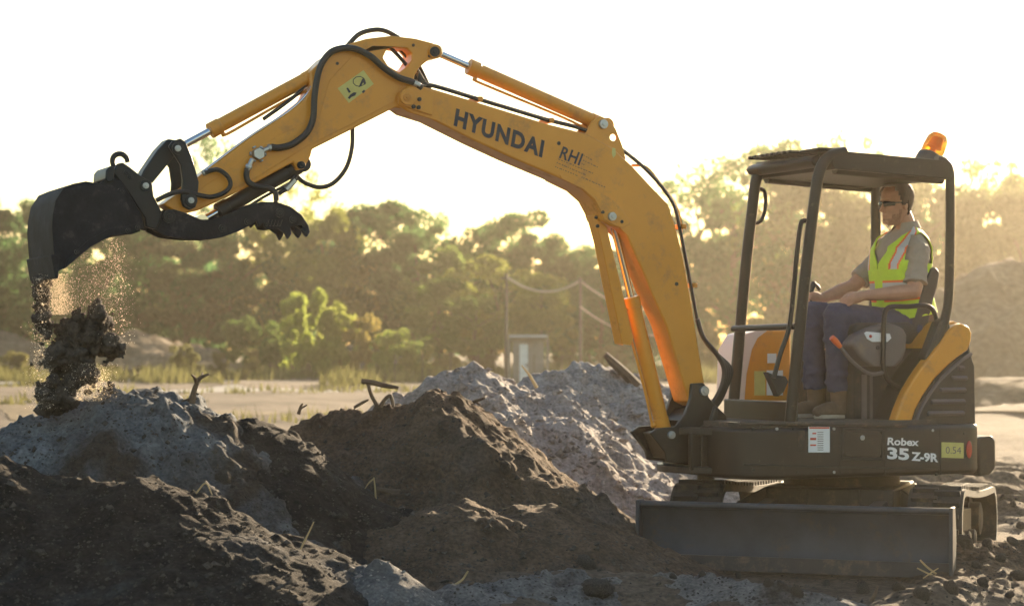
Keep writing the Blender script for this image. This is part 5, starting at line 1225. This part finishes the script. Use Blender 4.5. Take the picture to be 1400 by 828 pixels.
# dust and fine grains streaming from the bucket: uncountable
dg_ = np.random.default_rng(4); V = []; nn = 0
def grains(cx0, cy0, cx1, cy1, w0, w1, k, s0, s1, vw=.22):
    global nn
    for i in range(int(k * 1.3)):
        t = dg_.random(); x = cx0 + (cx1 - cx0) * t + dg_.normal() * (w0 + (w1 - w0) * t); y = cy0 + (cy1 - cy0) * t
        p = at(x, y, float(np.clip(dg_.normal() * vw * .5, -vw, vw))); s = SC * .75 * (s0 + (s1 - s0) * dg_.random() ** 4)
        q = [p + Vector(dg_.normal(size=3)) * s for _ in range(4)]; V.extend(q); nn += 1
grains(54, 378, 62, 560, 4, 10, 2200, .3, 1.2); grains(76, 374, 82, 430, 10, 10, 5200, .3, .7); grains(66, 378, 100, 420, 8, 14, 500, .2, .7)
grains(158, 326, 162, 470, 7, 12, 1000, .3, 1.1); grains(140, 345, 130, 430, 20, 18, 1800, .25, .7); grains(122, 496, 125, 548, 18, 14, 2600, .3, 1.1); grains(60, 440, 52, 560, 9, 9, 420, .3, 1.3); grains(100, 380, 130, 420, 20, 20, 400, .2, .5)
F = []
for i in range(nn): b = i * 4; F += [[b, b + 1, b + 2], [b, b + 2, b + 3], [b, b + 3, b + 1], [b + 1, b + 3, b + 2]]
me = bpy.data.meshes.new('soil_grains'); me.from_pydata([tuple(v) for v in V], [], F); M['grain'] = leafmat('soil_grain', False, (.74, .67, .57), .6); me.materials.append(M['grain'])
o = bpy.data.objects.new('falling_dust', me); COL.objects.link(o); tag(o, 'fine sunlit dust and grains streaming down from the bucket', 'dust', kind='stuff')

# ------------------------------------------------------------------ surface height lookup for things lying on the heaps
bpy.context.view_layer.update()
dg0 = bpy.context.evaluated_depsgraph_get()
LAST = ['']; PALE = {o.name for o in COL.objects if o.name.startswith(('sand_pile', 'sand_heap'))}
def surf(px, py):                # first soil surface met along a line of sight, in world space
    d = ray(px, py).normalized(); org = CAM.copy()
    for _ in range(14):
        ok, loc, nor, idx, ob, mx = S.ray_cast(dg0, org, d)
        if not ok: return None
        if ob.name.startswith(('soil_', 'sand_pile', 'sand_heap', 'ground', 'spoil', 'sand_strip', 'dry_strip')): LAST[0] = ob.name; return loc
        org = loc + d * .01
    return None
def drop(x, y):
    org = Vector((x, y, 6))
    for _ in range(20):
        ok, loc, nor, idx, ob, mx = S.ray_cast(dg0, org, Vector((0, 0, -1)))
        if not ok: return Vector((x, y, 0))
        if ob.name.startswith(('soil_', 'sand_pile', 'sand_heap', 'ground')): return loc
        org = loc - Vector((0, 0, .01))
    return Vector((x, y, 0))
# loose clods on the churned ground
spots = [(1310, 760), (1335, 775), (1368, 765), (1390, 790), (1345, 800), (1300, 810), (1380, 815), (1260, 815), (1230, 806), (1180, 810), (1320, 745), (1350, 748), (1385, 742), (1130, 800), (1090, 812), (1050, 800), (1010, 790), (960, 788), (920, 790), (1395, 720), (1385, 690), (1370, 680), (1330, 665), (1355, 668), (1398, 655), (1310, 672)]
for px, py in spots:
    p = surf(px, py)
    if p: clod(p + Vector((0, 0, .01)), fr.uniform(.02, .05), 'small loose soil clod lying on the churned ground near the blade', 'loose clods on the ground')
p = surf(818, 812)
if p: clod(p + Vector((0, 0, .03)), .085, 'biggest dark clod on the bottom edge left of the blade', 'loose clods on the ground')
for px, py, lb in ((305, 655, 'dark rounded clod stuck on the ridge face under the sunlit edge'), (800, 770, 'flat grey clod at the foot of the earth apron'), (690, 640, 'dark clod on the sunlit flank of the big brown mound')):
    p = surf(px, py)
    if p: clod(p, .05, lb, 'loose clods on the ground')
# crumbs strewn over heaps and ground: uncountable; pale ones on the sandy heaps, dark ones on the soil
cr = np.random.default_rng(14); CV_ = {0: ([], []), 1: ([], [])}
def crumb(p, s, k):
    V, F = CV_[k]; b = len(V); q = cr.normal(size=(6, 3)) * .25 + np.array([[1, 0, 0], [-1, 0, 0], [0, 1, 0], [0, -1, 0], [0, 0, .8], [0, 0, -.8]]); q = q * s + np.array(p)
    V.extend(q.tolist()); F.extend([[b + i for i in t] for t in ((0, 2, 4), (2, 1, 4), (1, 3, 4), (3, 0, 4), (2, 0, 5), (1, 2, 5), (3, 1, 5), (0, 3, 5))])
for i in range(8500):
    px = cr.uniform(-20, 1420); py = cr.uniform(500, 828)
    p = surf(px, py)
    if p and p.y < 24:
        pale = LAST[0] in PALE; s_ = cr.uniform(.003, .009) * (1 + 2.0 * cr.random() ** 8)
        if LAST[0].startswith('sand_pile'): s_ = cr.uniform(.008, .022) * (1 + 1.5 * cr.random() ** 6)
        crumb(p, s_, 1 if pale else 0)
for k, nm, m_, lb in ((0, 'soil_crumbs', SOIL['clod'], 'small crumbs of dark soil strewn over heaps and ground'), (1, 'sand_crumbs', SOIL['pale'], 'small pale lumps of sand strewn over the sandy heaps')):
    me = bpy.data.meshes.new(nm); me.from_pydata(CV_[k][0], [], CV_[k][1]); me.materials.append(m_); o = bpy.data.objects.new(nm, me); COL.objects.link(o)
    tag(o, lb, 'soil crumbs', kind='stuff')
# ------------------------------------------------------------------ dead branches, roots and straw sticking out of the heaps
def P3(px, py, Y): return WP(px, py, Y)
def twig(paths, label, m='wood', name='dead_twig', cat='twig', group='twigs and roots in the heaps'):
    mb = MB()
    for pts, r in paths: mb.tube([P3(*p) for p in pts], r, 7, 4)
    tag(mb.build(name, M[m]), label, cat, group)
Y = 11.45
twig([([(262, 562, Y), (264, 540, Y), (268, 526, Y), (274, 516, Y), (286, 511, Y)], [.020, .016, .014, .012, .006]), ([(269, 524, Y), (266, 516, Y - .05), (262, 512, Y - .08)], [.012, .009, .005]), ([(264, 545, Y), (256, 546, Y), (248, 548, Y)], [.009, .007, .004]), ([(275, 516, Y), (277, 509, Y + .05)], [.008, .004])], 'forked dead twig standing on the grey bank')
Y = 12.65
twig([([(494, 521, Y), (510, 523, Y), (526, 527, Y), (545, 530, Y)], [.016, .018, .016, .010]), ([(503, 524, Y), (508, 540, Y), (516, 554, Y)], [.012, .014, .016]), ([(520, 556, Y), (526, 546, Y), (534, 541, Y), (538, 556, Y)], [.014, .012, .012, .012]), ([(484, 557, Y), (496, 550, Y), (504, 546, Y)], [.010, .010, .006])], 'crooked dead branch lying on top of the big brown mound')
twig([([(408, 566, 12.8), (411, 556, 12.8), (414, 551, 12.8)], [.012, .009, .005]), ([(410, 559, 12.8), (420, 553, 12.8)], [.007, .004])], 'small dark root stub left on the brown mound crest')
twig([([(640, 556, 12.9), (648, 549, 12.9), (662, 544, 12.8)], [.016, .012, .008]), ([(650, 548, 12.9), (656, 553, 12.85)], [.01, .006])], 'dark root stub right on the brown mound crest')
twig([([(872, 528, 17.4), (852, 508, 17.4), (838, 495, 17.4), (827, 484, 17.4)], [.05, .045, .04, .028]), ([(848, 505, 17.4), (840, 505, 17.4)], [.025, .01])], 'thick weathered stick leaning out of the pale sand pile')
twig([([(734, 530, 16.5), (724, 513, 16.5), (713, 499, 16.5)], [.014, .012, .006])], 'thin pale stalk on the pale sand pile crest', 'straw', 'dry_stalk', 'stalk')
twig([([(514, 694, 11.6), (513, 670, 11.6), (511, 652, 11.6)], [.006, .0055, .004]), ([(511, 654, 11.6), (504, 660, 11.6), (497, 671, 11.6)], [.005, .004, .002])], 'bent straw stalk standing in front of the brown mound face', 'straw', 'dry_stalk', 'stalk')
twig([([(411, 750, 9.95), (420, 732, 9.95), (429, 713, 9.95)], [.005, .0045, .003])], 'upright straw stalk above the lower left mound', 'straw', 'dry_stalk', 'stalk')
twig([([(600, 640, 11.75), (610, 655, 11.75), (622, 672, 11.75)], [.009, .010, .007])], 'short dry root on the shaded face of the brown mound', 'wood', 'dead_root', 'root')
twig([([(515, 668, 11.7), (545, 674, 11.75), (575, 672, 11.75), (598, 678, 11.75)], [.012, .026, .024, .01])], 'half buried grey root lying across the brown mound face', 'wood', 'dead_root', 'root')
twig([([(268, 674, 9.95), (281, 660, 9.95), (290, 676, 9.95)], [.0045, .004, .003])], 'bent straw bit caught on the sunlit edge of the lower left mound', 'straw', 'dry_stalk', 'stalk')
twig([([(1258, 765, 11.15), (1268, 775, 11.15), (1280, 784, 11.15)], [.005, .006, .006]), ([(1254, 776, 11.15), (1268, 783, 11.15), (1280, 788, 11.1)], [.004, .005, .005]), ([(1262, 790, 11.1), (1272, 783, 11.1), (1283, 776, 11.1)], [.003, .004, .003])], 'tuft of straw at the right foot of the blade', 'straw', 'dry_stalk', 'stalk')
twig([([(620, 800, 10.3), (632, 792, 10.3), (640, 780, 10.3)], [.006, .006, .004])], 'short pale straw at the bottom left of the blade', 'straw', 'dry_stalk', 'stalk')
twig([([(1190, 822, 10.2), (1196, 812, 10.2), (1200, 800, 10.2)], [.012, .010, .006])], 'small stick in the sand at the bottom right', 'wood', 'dead_twig', 'twig')

# ------------------------------------------------------------------ haze
mb = MB(); mb.box((0, 145, 7), (470, 380, 17)); hz = mb.build('haze', [], None, 0, 0)
hm = bpy.data.materials.new('haze'); hm.use_nodes = True; N = hm.node_tree.nodes; N.clear(); ho = N.new('ShaderNodeOutputMaterial'); pvn = N.new('ShaderNodeVolumePrincipled')
pvn.inputs['Color'].default_value = (.97, .87, .70, 1); pvn.inputs['Density'].default_value = HAZE_DENSITY; pvn.inputs['Anisotropy'].default_value = .72
hm.node_tree.links.new(pvn.outputs[0], ho.inputs['Volume']); hz.data.materials.append(hm); tag(hz, 'warm backlit haze filling the clearing', 'haze', kind='stuff')
